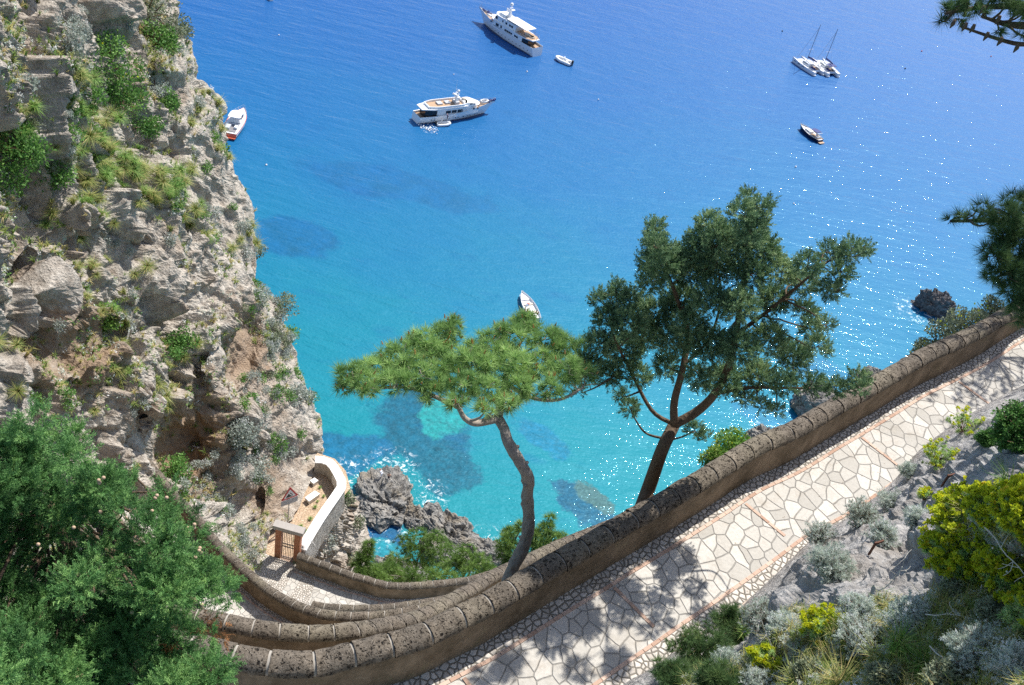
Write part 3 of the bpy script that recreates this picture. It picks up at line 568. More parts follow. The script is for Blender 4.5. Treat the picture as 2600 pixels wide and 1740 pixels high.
# ------------------------------------------------------------------ terrace with white parapet, gateway, sign
M_WHITE = plain('whitewash', (0.80, 0.77, 0.73), 0.8, 0.05, 4); M_PAVE = flagmat('terrace_bricks', 5.0, (0.50, 0.36, 0.24), (0.66, 0.50, 0.36), (0.38, 0.30, 0.20), 0.05, rnd=0.7, squash=1.8)
M_GREYSTONE = plain('grey_stone', (0.36, 0.33, 0.30), 0.9, 0.2, 6); M_IRON = plain('dark_iron', (0.035, 0.03, 0.028), 0.6, 0.3, 20); M_GREYPAINT = plain('faded_paint', (0.50, 0.50, 0.50), 0.5, 0.1, 10)
def redbrick():
    m = NM('red_brick'); b = m.N.new('ShaderNodeTexBrick'); m.set(b.inputs['Vector'], m.mapv(rot=(math.radians(90), 0, 0), vec=m.obj())); b.inputs['Scale'].default_value = 7
    b.inputs['Color1'].default_value = (0.36, 0.13, 0.065, 1); b.inputs['Color2'].default_value = (0.46, 0.20, 0.11, 1); b.inputs['Mortar'].default_value = (0.42, 0.31, 0.24, 1); b.inputs['Mortar Size'].default_value = 0.018
    b.inputs['Brick Width'].default_value = 0.9; b.inputs['Row Height'].default_value = 0.42
    c = m.mix(m.fr(m.noise(3, 5), 0.5, 0.7, 0, 0.4), b.outputs[0], (0.30, 0.15, 0.09)); return m.out(c, 0.9, m.bump(b.outputs['Fac'], 0.01, -0.5), spec=0.15)
M_REDBRICK = redbrick()
poly = np.array([(806, 1150), (850, 1165), (878, 1196), (890, 1240), (860, 1275), (812, 1345), (775, 1400), (700, 1452), (640, 1480), (650, 1400), (660, 1330), (720, 1290), (760, 1230)])
T = onz(poly[:, 0], poly[:, 1], GZ); m = MB(); m.add(np.vstack([T, T.mean(0)]), T=[(i, (i + 1) % len(T), len(T)) for i in range(len(T))]); tag(m.build('terrace', M_PAVE), kind='structure', label='brick paved terrace behind the gate')
F_ = onz([652, 690, 770, 800, 780, 640], [1400, 1412, 1440, 1480, 1545, 1500], WALLS['W5'][0][0, 2] - 1.075); m = MB(); m.add(np.vstack([F_, F_.mean(0)]), T=[(i, (i + 1) % 6, 6) for i in range(6)]); tag(m.build('forecourt', M_COB), kind='structure', label='cobbled forecourt at the gate')
def parapet():
    cl = [(800, 1166), (818, 1167), (836, 1173), (848, 1186), (858, 1203), (867, 1221), (867, 1237), (853, 1258), (833, 1286), (810, 1320), (788, 1356), (766, 1394)]
    C = onz([c[0] for c in cl], [c[1] for c in cl], GZ + 1.0); C = np.concatenate([resample(C[:2], 4), resample(C[1:7], 24)[1:], resample(C[6:], 20)[1:]]); t, nn = plan(C)
    sd = np.sign(((T.mean(0)[:2] - C[:, :2]) * nn).sum(1)); nn = nn * sd[:, None]
    root = empty('white_parapet', C[12] - np.array([0, 0, 1.0]), 0, 'whitewashed parapet bending round the brick terrace above the sea', 'wall'); off = np.array(root.location)
    for nm, pr, mt in (('coping', [(0.27, -0.09), (0.27, 0.0), (-0.27, 0.0), (-0.27, -0.09)], M_WHITE), ('wall_face', [(0.2, -0.09), (0.2, -1.15), (0.0, -1.15), (0.0, -0.09)], M_PLASTW), ('outer_masonry', [(-0.004, -0.09), (-0.004, -1.4), (-0.3, -1.9), (-0.2, -0.09)], M_MASON)):
        P = np.stack([np.concatenate([C[:, :2] + nn * a, C[:, 2:] + b], 1) for a, b in pr], 1) - off; V, Q = grid(np.concatenate([P, P[:, :1]], 1)); k = P.shape[1] + 1; e = (len(P) - 1) * k
        MB().add(V, np.vstack([Q, [(3, 2, 1, 0), (e, e + 1, e + 2, e + 3)]])).build(nm, mt, root)
    # small whitened door panel on the inner face
    i = 17; V, Q = box((0, 0, -0.55), (0.62, 0.03, 0.75), math.atan2(*(C[i + 1] - C[i - 1])[[1, 0]])); MB().add(V + C[i] + np.array([*(nn[i] * 0.22), 0]) - off, Q).build('panel', M_WHITE, root)
M_MASON = rockmat('rubble_masonry', (0.26, 0.24, 0.21), (0.50, 0.47, 0.42), (0.3, 0.24, 0.17), .5, 2.2)
M_PLASTW = plain('stained_render', (0.46, 0.41, 0.34), 0.9, 0.22, 2.5)
parapet()
for (x, y, s, lb) in ((792, 1268, (0.8, 0.36, 0.3), 'larger whitewashed stone bench against the cliff on the terrace'), (797, 1228, (0.36, 0.3, 0.26), 'small whitewashed block against the cliff beyond the bench')):
    P = onz(x, y, GZ); b = empty('stone_bench', P, 1.05, lb, 'bench'); out = [(-s[0] / 2, -s[1] / 2), (s[0] / 2, -s[1] / 2), (s[0] / 2 * .9, s[1] / 2), (-s[0] / 2 * .9, s[1] / 2)]
    MB().add(*prism(out, 0, s[2] - 0.06)).build('base', M_WHITE, b); MB().add(*prism(np.array(out) * 1.08, s[2] - 0.06, s[2])).build('seat', M_WHITE, b)
def gateway():
    A = onz(696, 1422, GZ); B = onz(757, 1439, GZ); d = B - A; Wd = np.linalg.norm(d); rz = math.atan2(d[1], d[0])
    g = empty('gateway', A, rz, 'brick gateway with grey stone lintel and black iron gate', 'gateway'); h = 2.55; pw = Wd * 0.235; dp = 0.36
    for x0 in (0, Wd - pw):
        MB().add(*box((x0 + pw / 2, dp / 2, h / 2), (pw, dp, h))).build('pillar', M_REDBRICK, g)
    MB().add(*box((Wd / 2, dp / 2, h + 0.14), (Wd + 0.3, dp + 0.10, 0.24))).build('lintel', M_GREYSTONE, g)
    MB().add(*box((Wd / 2, dp / 2, 0.09), (Wd - 2 * pw - .004, dp, 0.18))).build('threshold', M_REDBRICK, g)
    iw = Wd - 2 * pw; gt = empty('iron_gate', (pw, 0.2, 0.2)); gt.parent = g
    m = MB()
    for k in range(8):
        x = 0.03 + (iw - 0.06) * k / 7; m.add(*tube([(x, 0, 0), (x, 0, h - 0.42)], 0.016, 5))
    m.build('bars', M_IRON, gt); m = MB()
    for z in (0.05, 0.9, 1.15, h - 0.5): MB().add(*box((iw / 2, 0, z), (iw - 0.02, 0.035, 0.04))).build('rail', M_IRON, gt)
    for k in range(7):
        x = 0.03 + (iw - 0.06) * (k + .5) / 7; a = np.linspace(0, 2 * math.pi, 9); m.add(*tube(np.stack([x + 0.045 * np.cos(a), a * 0, 1.025 + 0.09 * np.sin(a)], 1), 0.009, 4))
    m.build('scrollwork', M_IRON, gt)
    # fan of spikes at the outer side
    fx = Wd + 0.02; f = empty('fan_guard', A + np.array([math.cos(rz) * fx, math.sin(rz) * fx, 1.45]), rz, 'white iron fan of spikes beside the gateway, over the wall end', 'railing')
    m = MB()
    for k in range(13):
        a = math.radians(62 - k * 12); m.add(*tube([(0.05 * math.cos(a), 0.2, 0.05 * math.sin(a)), (0.98 * math.cos(a), 0.2, 0.98 * math.sin(a))], 0.011, 4))
    m.build('spikes', M_GREYPAINT, f); a = np.radians(np.linspace(66, -86, 22)); MB().add(*tube(np.stack([0.86 * np.cos(a), a * 0 + 0.2, 0.86 * np.sin(a)], 1), 0.018, 5)).build('rim', M_WHITE, f)
gateway()

def warning_sign():
    M_RED = plain('sign_red', (0.55, 0.03, 0.03), 0.45, 0.05); M_BLK = plain('sign_black', (0.02, 0.02, 0.02), 0.5, 0.05); M_SW = plain('sign_white', (0.78, 0.77, 0.75), 0.45, 0.03); M_ZINC = plain('zinc', (0.40, 0.41, 0.42), 0.5, 0.15, 8)
    base = onz(731, 1338, GZ); best = None
    for k in range(360):      # heading of the plate, from how its lower edge runs
        a = math.radians(k); q = proj(np.array([base + [0, 0, 2.2], base + [math.cos(a) * .4, math.sin(a) * .4, 2.2]])); v = q[1] - q[0]
        e = abs(math.atan2(v[1], v[0]) - math.atan2(-50, 130))
        if v[0] > 0 and (best is None or e < best[0]): best = (e, a)
    s = empty('warning_sign', base, best[1], 'triangular red bordered falling rocks sign above a grey plate on a pole', 'road sign')
    zt = 2.35
    MB().add(*tube([(0, 0.03, 0), (0, 0.03, 3.1)], 0.03, 8)).build('pole', M_ZINC, s)
    def tri(r, y, dy, mt, nm, par):
        o = [(r * math.sin(a), r * math.cos(a)) for a in (0, -2 * math.pi / 3, 2 * math.pi / 3)]; o = np.array(o)
        pts = []
        for i in range(3):
            p, q = o[i], o[(i + 1) % 3]; pts += [p * .93 + q * .07, p * .07 + q * .93]
        V = [(x, y - dy, z + zt + 0.32) for x, z in pts] + [(x, y, z + zt + 0.32) for x, z in pts]
        b = MB(); n = 6; V += [tuple(np.mean(V[:6], 0)), tuple(np.mean(V[6:12], 0))]
        b.add(V, [(i, (i + 1) % n, n + (i + 1) % n, n + i) for i in range(n)], [(12, (i + 1) % n, i) for i in range(n)] + [(13, 6 + i, 6 + (i + 1) % n) for i in range(n)]); return b.build(nm, mt, par)
    p = tri(0.62, 0, 0.015, M_RED, 'red_border', s); w_ = tri(0.43, -0.0155, 0.004, M_SW, 'white_field', s)
    m = MB(); z0 = zt + 0.32
    m.add(*[np.array(x) for x in ([(-0.24, -0.022, z0 - 0.17), (0.16, -0.022, z0 - 0.17), (-0.02, -0.022, z0 + 0.02), (-0.05, -0.022, z0 + 0.14), (-0.24 + .12, -0.022, z0 + 0.02)],)], T=[(0, 1, 2), (0, 2, 3), (0, 3, 4)])
    for x, z, r in ((0.03, 0.12, .035), (0.1, 0.02, .04), (0.16, -0.08, .035), (0.06, 0.06, .028)): m.add(*sphere((x, -0.022, z0 + z), (r, .004, r), 7, 5))
    m.build('rockfall_symbol', M_BLK, s)
    MB().add(*box((0, -0.01, zt - 0.22), (1.0, 0.02, 0.40))).build('lower_plate', M_ZINC, s)
warning_sign()

# ------------------------------------------------------------------ rocks standing in the sea
M_SEAROCK = rockmat('sea_rock', (0.16, 0.155, 0.145), (0.40, 0.38, 0.345), (0.34, 0.25, 0.13), 0.42, 0.55)
M_DARKROCK = rockmat('dark_sea_rock', (0.075, 0.074, 0.078), (0.25, 0.24, 0.245), (0.14, 0.12, 0.10), 0.3, 0.6)
def searock(px, rx, ry, hz, rot, lb, seed, mt=None, n=90, zoff=-0.8, z=0.0, amp=1.0):
    c = onz(px[0], px[1], z); u = np.linspace(0, 2 * math.pi, n + 1); v = np.linspace(0, 1, n // 2)
    U, Vv = np.meshgrid(u, v); rr = np.sin(Vv * math.pi / 2) ** 0.6; x = rr * np.cos(U) * rx; y = rr * np.sin(U) * ry; zz = hz * (1 - Vv ** 3.2)
    P = np.stack([x * math.cos(rot) - y * math.sin(rot), x * math.sin(rot) + y * math.cos(rot), zz], -1).reshape(-1, 3); s = max(rx, ry) / 6.0
    Wp = P / s + seed * 11.7; b1, c1 = blocks(Wp * 0.42, seed); b2, c2 = blocks(Wp * 1.1, seed + 7); d = 1.3 * b1 + 0.7 * b2 + 0.9 * fbm(Wp * 0.5, 5, seed) + 0.2 * fbm(Wp * 3, 3, seed) - 0.4 * np.exp(-c2 * 9)
    nrm = P / np.array([rx * rx, ry * ry, hz * hz]); nrm = P * np.array([1, 1, 1.6]) ; nrm /= np.linalg.norm(nrm, axis=1, keepdims=True) + 1e-6
    P = P + nrm * (np.clip(d, -2.4, 2.2) * s * 0.62 * amp)[:, None]
    P = P.reshape(U.shape + (3,)); P[:, -1] = P[:, 0]; P = P + np.array([0, 0, zoff]); m = MB(); m.add(*grid(P)); o = m.build('sea_rock', mt or M_SEAROCK); o.location = tuple(c); return tag(o, lb, 'rock')
searock((972, 1268), 4.6, 6.6, 2.7, 0.15, 'large grey and ochre rock in the water with two people on top', 3)
searock((925, 1300), 2.4, 2.6, 2.0, 0.4, 'ochre brown rock shelf beside the dark pool', 5)
searock((1045, 1312), 1.8, 3.0, 1.8, 0.5, 'low ochre rock linking the two big rocks', 8)
searock((1140, 1345), 6.4, 2.8, 2.3, -0.45, 'long grey rugged rock running down to the pines', 12)
searock((1130, 1408), 4.5, 2.2, 2.2, -0.2, 'pale rocky shore behind the pines', 15)
searock((1240, 1415), 3.4, 2.6, 2.4, -0.3, 'small pale rock at the waterline beside the young pine', 17)
searock((1010, 1462), 5, 2.5, 2.4, 0.0, 'shore rock mostly hidden by the green pines', 19)
searock((2366, 788), 4.6, 2.7, 5.0, -0.35, 'dark lone rock standing out of the sun glitter', 26, M_DARKROCK, amp=1.25)
searock((2070, 1040), 5, 4, 5, 0.3, 'brown coastal crag seen behind the cypress branches', 27)
searock((1940, 1118), 3.6, 2.6, 2.4, 0.3, 'pale low rock at the waterline behind the long wall', 31)
searock((2215, 962), 3.5, 2.5, 2.5, 0.2, 'grey shore rock just over the long wall', 33)
# ------------------------------------------------------------------ boats
M_GEL = plain('white_gelcoat', (0.80, 0.80, 0.80), 0.25, 0.02, 2); M_TEAK = plain('teak', (0.42, 0.27, 0.16), 0.6, 0.15, 3); M_GLASS = plain('tinted_glass', (0.02, 0.022, 0.028), 0.1, 0.1); M_NAVY = plain('navy_cover', (0.015, 0.03, 0.16), 0.7, 0.2, 4)
M_STEEL = plain('steel_rail', (0.6, 0.6, 0.6), 0.3, 0.05, 5, metal=0.8); M_BLUEW = plain('antifouling', (0.03, 0.05, 0.12), 0.5); M_DARKBLUE = plain('dark_blue_hull', (0.012, 0.018, 0.05), 0.2, 0.1); M_ORANGE = plain('orange_hull', (0.78, 0.16, 0.08), 0.35, 0.06); M_CREAM = plain('cream_cushion', (0.62, 0.55, 0.45), 0.8, 0.1, 5)
M_GREYC = plain('grey_cushion', (0.45, 0.47, 0.5), 0.8, 0.1, 5); M_SKIN = plain('skin', (0.48, 0.28, 0.19), 0.6, 0.08); M_TUBE = plain('inflatable_tube', (0.72, 0.73, 0.74), 0.5, 0.04); M_MAST = plain('grey_mast', (0.22, 0.24, 0.28), 0.4, 0.1); M_BLACK = plain('black_rubber', (0.02, 0.02, 0.02), 0.6)
def hullpts(L, B, sh0, sh1, ns=30, nl=9, rake=0.09, draft=0.5, full=0.5, tr=0.82, flare=0.86, wl=1.0):
    t = np.linspace(0, 1, ns)[:, None]; s = np.linspace(0, 1, nl)[None]
    sheer = sh0 + (sh1 - sh0) * t ** 2.2; z = -draft + (sheer + draft) * s
    def pl(q, ex): return np.where(q > full, 1 - ((np.clip(q, full, 1) - full) / (1 - full)) ** ex, tr + (1 - tr) * np.sin(np.clip(q / full, 0, 1) * math.pi / 2))
    bt = B / 2 * pl(t, 2.3); bw = B / 2 * flare * pl(t, 1.65); y = bw + (bt - bw) * s ** 1.3; y = y * (0.55 + 0.45 * np.clip(s * 2.2, 0, 1) ** 0.6)
    x = -L / 2 + L * (1 - rake) * t + L * rake * t ** 3 * s ** 1.2 - L * 0.02 * (1 - t) ** 6 * (1 - s)
    return x, y, z, sheer[:, 0]
def hull(L, B, sh0, sh1, mat, root, name='hull', deckmat=None, bulwark=0.35, **kw):
    x, y, z, sheer = hullpts(L, B, sh0, sh1, **kw); ns, nl = y.shape; x = np.broadcast_to(x, y.shape); z = np.broadcast_to(z, y.shape)
    S = np.stack([x, -y, z], -1); Pt = np.stack([x, y, z], -1); m = MB(); V, Q = grid(S); m.add(V, Q[:, ::-1]); m.add(*grid(Pt))
    tv = np.concatenate([S[0], Pt[0]]); m.add(tv, [(i, i + 1, nl + i + 1, nl + i) for i in range(nl - 1)])
    inn = np.stack([x[:, -1] - 0.02, y[:, -1] * 0.96 - 0.03, z[:, -1]], 1); inn[:, 1] = np.maximum(inn[:, 1], 0.0); dk = inn - np.array([0, 0, bulwark])
    for sg in (1, -1):
        G = np.stack([Pt[:, -1] * [1, sg, 1], inn * [1, sg, 1], dk * [1, sg, 1]], 1); m.add(*grid(G))
    h = m.build(name, mat, root, True)
    try: h.data.shade_auto_smooth = None
    except Exception: pass
    D = np.stack([dk * [1, 1, 1], dk * [1, -1, 1]], 1); d = MB(); d.add(*grid(D)); d.add(np.array([dk[0], dk[0] * [1, -1, 1], S[0, -1], Pt[0, -1]]) , [(0, 1, 2, 3)]); d.build('deck', deckmat or M_TEAK, root)
    return (x, y, z, sheer)
def outline(xa, xb, w, nose=0.35, tail=0.1, n=10, tw=0.9):
    """rounded plan outline from stern xa to bow xb, half width w"""
    L = xb - xa; xs = np.linspace(0, 1, n); f = np.where(xs > 1 - nose, np.sqrt(np.clip(1 - ((xs - (1 - nose)) / nose) ** 2.4, 0.03, 1)), np.where(xs < tail, tw + (1 - tw) * xs / tail, 1))
    up = [(xa + L * a, w * b) for a, b in zip(xs, f)]; return np.array([(x, -y) for x, y in up] + up[::-1])
def house(root, name, xa, xb, w, z0, z1, mat=None, nose=0.35, tail=0.1, in_=0.08, sl=0.4, sa=0.0, tw=0.9, n=12):
    b = outline(xa, xb, w, nose, tail, n, tw); t = outline(xa + sa, xb - sl, w - in_, nose, tail, n, tw); return MB().add(*prism(b, z0, z1, t)).build(name, mat or M_GEL, root)
def slabx(root, name, xa, xb, w, z, th=0.12, mat=None, **k): return MB().add(*prism(outline(xa, xb, w, **k), z, z + th)).build(name, mat or M_GEL, root)
def rail(root, pts, h, nm='railing', r=0.03, every=2):
    pts = np.asarray(pts, float); m = MB(); m.add(*tube(pts + [0, 0, h], r, 4)); m.add(*tube(pts + [0, 0, h * .5], r * .7, 4))
    for p in pts[::every]: m.add(*tube([p, p + [0, 0, h]], r, 4))
    return m.build(nm, M_STEEL, root)
def seat2px(stern, bow, name, lb, cat, grp=None, z=0.0, mid=True):
    A, B = onz(*stern, z), onz(*bow, z); L = np.linalg.norm(B - A); rz = math.atan2(B[1] - A[1], B[0] - A[0]); return empty(name, (A + B) / 2 - np.array([0, 0, z]), rz, lb, cat, grp), L
def windows(root, items, y, sides=(-1, 1), th=0.06, nm='window', mat=None):
    for sg in sides:
        for (x0, x1, z0, z1) in items:
            V, Q = box(((x0 + x1) / 2, sg * y, (z0 + z1) / 2), (x1 - x0, th, z1 - z0)); MB().add(V, Q).build(nm, mat or M_GLASS, root)
def mast(root, x, z, h, domes, s=1.0):
    m = MB(); m.add(*prism([(x - .5 * s, -.35 * s), (x + .5 * s, -.35 * s), (x + .5 * s, .35 * s), (x - .5 * s, .35 * s)], z, z + h * .7, [(x - .5 * s, -.15 * s), (x, -.15 * s), (x, .15 * s), (x - .5 * s, .15 * s)])); m.add(*box((x - .2 * s, 0, z + h * .55), (.9 * s, 3.0 * s, .16 * s))); m.add(*tube([(x - .3 * s, 0, z + h * .6), (x - .5 * s, 0, z + h * 1.25)], .05 * s, 5)); m.add(*tube([(x - .1 * s, .9 * s, z + h * .6), (x - .1 * s, 1.0 * s, z + h * 1.9)], .025 * s, 4)); m.add(*box((x, 0, z + h * .78), (.3 * s, 1.7 * s, .12 * s)))
    o = m.build('radar_mast', M_GEL, root)
    for (dx, dy, dz, r) in domes: MB().add(*sphere((x + dx, dy, z + dz), r, 10, 7)).build('radar_dome', M_GEL, o, True)
def mid_yacht():
    r, L = seat2px((1056, 308), (1239, 286), 'motor_yacht', 'white motor yacht lying broadside with small inflatable at its side ladder', 'yacht', 'white motor yachts at anchor'); L *= 1.08; B = L * 0.215; k = L / 26.0
    r.location = r.location + Vector((math.cos(r.rotation_euler.z), math.sin(r.rotation_euler.z), 0)) * L * 0.035
    hull(L, B, 2.2 * k, 3.9 * k, M_GEL, r, rake=0.13, full=0.42, tr=0.8, bulwark=0.7 * k)
    MB().add(*prism(outline(-12.3 * k, 9.5 * k, 2.42 * k, 0.55, 0.1, 14, 0.88), -0.06, 0.14)).build('waterline_stripe', M_BLUEW, r)
    house(r, 'saloon', -7.6 * k, 7.6 * k, 2.45 * k, 1.7 * k, 4.1 * k, nose=0.3, in_=0.18 * k, sl=2.4 * k, sa=0.1)
    house(r, 'aft_cockpit_shade_fill', -11.2 * k, -7.5 * k, 2.05 * k, 1.6 * k, 3.85 * k, M_GLASS, nose=0.05, tail=0.3, in_=0.05, sl=0.1, tw=.75)  # dark block stands in for the shade in the open aft cockpit
    slabx(r, 'flybridge_deck', -12.4 * k, 3.6 * k, 2.62 * k, 4.1 * k, 0.26 * k, nose=0.2, tail=0.22, tw=0.62)
    slabx(r, 'flybridge_floor', -9.6 * k, 1.5 * k, 2.1 * k, 4.37 * k, 0.04 * k, M_TEAK, nose=0.1, tail=0.15)
    o = outline(-10.2 * k, 3.0 * k, 2.42 * k, .22, .2, 14, .7); i_ = outline(-10.0 * k, 2.4 * k, 2.2 * k, .22, .2, 14, .7); n = len(o); V = [(*p, 4.36 * k) for p in o] + [(*p, 4.95 * k) for p in o] + [(*p, 4.95 * k) for p in i_] + [(*p, 4.36 * k) for p in i_]
    MB().add(V, [(a * n + j, a * n + (j + 1) % n, (a + 1) * n + (j + 1) % n, (a + 1) * n + j) for a in range(3) for j in range(n)]).build('coaming', M_GEL, r)
    house(r, 'pilot_house', 1.4 * k, 7.2 * k, 2.15 * k, 4.05 * k, 4.95 * k, nose=0.45, in_=0.35 * k, sl=2.2 * k)
    for x, w in ((-5.8, 1.7), (-3.2, 1.5)): MB().add(*box((x * k, 0.5 * k, 4.62 * k), (1.5 * k, w * k, 0.42 * k))).build('sunbed', M_GREYC, r)
    MB().add(*box((-0.6 * k, 0, 4.75 * k), (1.3 * k, 2.2 * k, 0.7 * k))).build('console_cover', M_NAVY if False else M_GREYC, r)
    MB().add(*sphere((2.3 * k, 0.4 * k, 5.15 * k), (.75 * k, .7 * k, .45 * k), 10, 6)).build('rolled_cover', M_CREAM, r, True)
    windows(r, [(-4.9 * k, -3.3 * k, 2.65 * k, 3.45 * k), (-3.0 * k, -1.4 * k, 2.65 * k, 3.45 * k), (-1.1 * k, 0.6 * k, 2.65 * k, 3.45 * k)], 2.37 * k); windows(r, [(3.0 * k, 4.0 * k, 4.3 * k, 4.7 * k), (4.2 * k, 4.9 * k, 4.3 * k, 4.65 * k)], 1.98 * k, mat=M_GLASS)
    for sg in (-1, 1):
        for x in (5.0, 6.4): MB().add(*sphere((x * k - .5, sg * (2.2 - .1 * (x - 5)) * k, 3.1 * k), (.28 * k, .12, .3 * k), 8, 6)).build('porthole', M_GLASS, r)
        for x in (-9.3, -8.4, -1.6, -.7, 1.1, 2.5, 3.4, 5.2, 6.1):
            yb = np.interp(x, [-12, -6, 0, 4, 8], [2.3, 2.58, 2.55, 2.3, 1.6]) * k; MB().add(*sphere((x * k, sg * yb, 1.15 * k), (.2 * k, .12 * k, .13 * k), 6, 5)).build('porthole', M_GLASS, r)
    mast(r, -0.4 * k, 5.0 * k, 3.0 * k, [(-1.2 * k, -.9 * k, 2.3 * k, .42 * k), (.2 * k, 0, 3.0 * k, .42 * k), (-.9 * k, .8 * k, 1.9 * k, .3 * k)], k)
    MB().add(*tube([(8.2 * k, -.6 * k, 3.9 * k), (8.2 * k, .6 * k, 3.9 * k), (9.4 * k, .75 * k, 4.0 * k), (10.3 * k, 0.3 * k, 4.1 * k), (10.3 * k, -.3 * k, 4.1 * k), (9.4 * k, -.75 * k, 4.0 * k), (8.2 * k, -.6 * k, 3.9 * k)], .22 * k, 7)).build('deck_tender', M_TUBE, r, True)
    m = MB()
    for q in range(9): m.add(*sphere(((10.6 + q * .28) * k, (0.5 - .25 * (q % 3)) * (1 - q * .07) * k * (1 if q % 2 else -1), (3.85 + .03 * q) * k), (.35 * k, .32 * k, .3 * k), 7, 5))
    m.build('blue_covers', M_NAVY, r); x, y, z, sh = hullpts(L, B, 2.2 * k, 3.9 * k, rake=0.13, full=0.42, tr=0.8); x = np.broadcast_to(x, y.shape)
    for sg in (1, -1): rail(r, np.stack([x[16:, -1], sg * y[16:, -1] * .96, sh[16:]], 1), .75 * k)
    m = MB()
    for q in range(9): m.add(*box((-4.6 * k + q * .32 * k, -2.95 * k, (0.35 + q * .21) * k), (.3 * k, .7 * k, .07 * k)))
    m.add(*tube([(-4.7 * k, -3.25 * k, 1.1 * k), (-1.9 * k, -3.25 * k, 3.0 * k)], .03, 4)); m.build('side_ladder', M_GEL, r); return r, k
def big_yacht():
    r, L = seat2px((1360, 141), (1226, 58), 'motor_yacht', 'largest white motor yacht, three decks with white awning over the stern', 'yacht', 'white motor yachts at anchor'); L *= 1.12; k = L / 44.0; B = L * 0.19
    r.location = r.location + Vector((math.cos(r.rotation_euler.z), math.sin(r.rotation_euler.z), 0)) * L * 0.045
    hull(L, B, 4.2 * k, 6.6 * k, M_GEL, r, rake=0.13, full=0.45, tr=0.84, bulwark=1.0 * k, draft=1)
    MB().add(*prism(outline(-20.5 * k, 15.5 * k, 3.72 * k, 0.55, 0.1, 14, 0.9), -0.1, 0.25)).build('waterline_stripe', M_BLUEW, r)
    house(r, 'main_deck_house', -14.0 * k, 10.5 * k, 3.9 * k, 3.4 * k, 6.4 * k, nose=0.25, in_=0.1 * k, sl=1.2 * k)
    slabx(r, 'upper_deck', -20.3 * k, 11.5 * k, 4.12 * k, 6.4 * k, 0.5 * k, nose=0.22, tail=0.18, tw=0.55)
    slabx(r, 'upper_deck_floor', -19.6 * k, -8 * k, 3.6 * k, 6.91 * k, 0.05 * k, M_TEAK, nose=0.02, tail=0.2, tw=0.6)
    house(r, 'upper_deck_house', -8.5 * k, 9.0 * k, 3.5 * k, 6.9 * k, 9.4 * k, nose=0.3, in_=0.15 * k, sl=1.8 * k)
    slabx(r, 'sun_deck', -9.5 * k, 8.2 * k, 3.6 * k, 9.4 * k, 0.3 * k, nose=0.3, tail=0.1); house(r, 'wheelhouse_top', 0.5 * k, 6.6 * k, 2.6 * k, 9.7 * k, 11.0 * k, nose=0.4, in_=0.4 * k, sl=1.6 * k)
    aw = outline(-15.8 * k, 0.0 * k, 3.3 * k, .02, .02, 9, 1.0); MB().add(*prism(aw, 10.3 * k, 10.42 * k, aw * .995)).build('awning', M_GEL, r)
    m = MB()
    for x in (-15.4, -9, -3): 
        for sg in (1, -1): MB().add(*tube([(x * k, sg * 3.1 * k, 6.9 * k), (x * k, sg * 3.1 * k, 10.3 * k)], .07 * k, 5)).build('awning_pole', M_STEEL, r)
    house(r, 'aft_saloon_glass', -17.6 * k, -13.8 * k, 3.2 * k, 3.6 * k, 6.35 * k, M_GLASS, nose=.04, tail=.3, in_=.03, sl=.05, tw=.8)
    windows(r, [(-6.8 * k, -5.6 * k, 7.7 * k, 8.7 * k), (-5.2 * k, -4.0 * k, 7.7 * k, 8.7 * k), (-2.6 * k, -1.4 * k, 7.7 * k, 8.7 * k), (0.2 * k, 0.9 * k, 7.7 * k, 8.7 * k)], 3.45 * k)
    windows(r, [(-13.0 * k, 6.5 * k, 4.1 * k, 4.35 * k)], 3.92 * k, nm='side_deck_shade_strip', mat=plain('painted_side_deck_shade', (0.35, 0.34, 0.36), .6))  # flat grey strip, shade of the side deck put in as colour
    windows(r, [(a * k, (a + 1.2) * k, 4.75 * k, 5.6 * k) for a in (-11.6, -10.2, -7.4, -6.0, -4.6, -3.2)] + [(0.2 * k, 1.2 * k, 4.2 * k, 6.1 * k), (2.5 * k, 4.6 * k, 4.6 * k, 5.9 * k), (7.6 * k, 8.6 * k, 4.9 * k, 5.5 * k)], 3.88 * k)
    windows(r, [(4.6 * k, 6.2 * k, 7.6 * k, 8.9 * k)], 3.42 * k)
    for sg in (-1, 1):
        for x in list(np.arange(-19, 12, 2.6)):
            yb = np.interp(x, [-20, -10, 0, 6, 12], [3.55, 4.1, 4.05, 3.7, 2.6]) * k; MB().add(*sphere((x * k, sg * yb, 2.0 * k), (.22 * k, .14 * k, .22 * k), 6, 5)).build('porthole', M_GLASS, r)
    mast(r, 0.2 * k, 10.9 * k, 4.6 * k, [(-.3 * k, 0, 5.4 * k, .9 * k), (1.1 * k, 1.0 * k, 2.8 * k, .45 * k)], 1.6 * k)
    m = MB()
    for x, y, s in ((14.0, 0.6, 1.0), (15.5, -.6, .9), (18.0, .2, .8), (19.0, -.2, .7)): m.add(*sphere((x * k, y * k, 6.3 * k), (.95 * k * s, .8 * k * s, .8 * k * s), 8, 6))
    m.build('blue_covers', M_NAVY, r); MB().add(*tube([(20.4 * k, 0, 6.5 * k), (20.4 * k, 0, 9.2 * k)], .08 * k, 4)).build('jackstaff', M_STEEL, r)
    MB().add(*box((12.3 * k, 1.2 * k, 6.2 * k), (3.2 * k, .9 * k, .6 * k))).build('deck_locker', M_GEL, r)
    for x, y, s in ((-16.6, -1, 1.5), (-17.2, 1.4, 1.2), (-14.0, .4, 1.7)): MB().add(*prism(outline((x - s) * k, (x + s) * k, .9 * k, .4, .3, 8, .6), 6.95 * k, 7.6 * k)).build('sofa', M_CREAM, r)
    MB().add(*tube([(-20.3 * k, 0.4 * k, 6.9 * k), (-21.4 * k, 0.4 * k, 9.6 * k)], .07 * k, 5)).build('ensign_staff', M_TEAK, r)
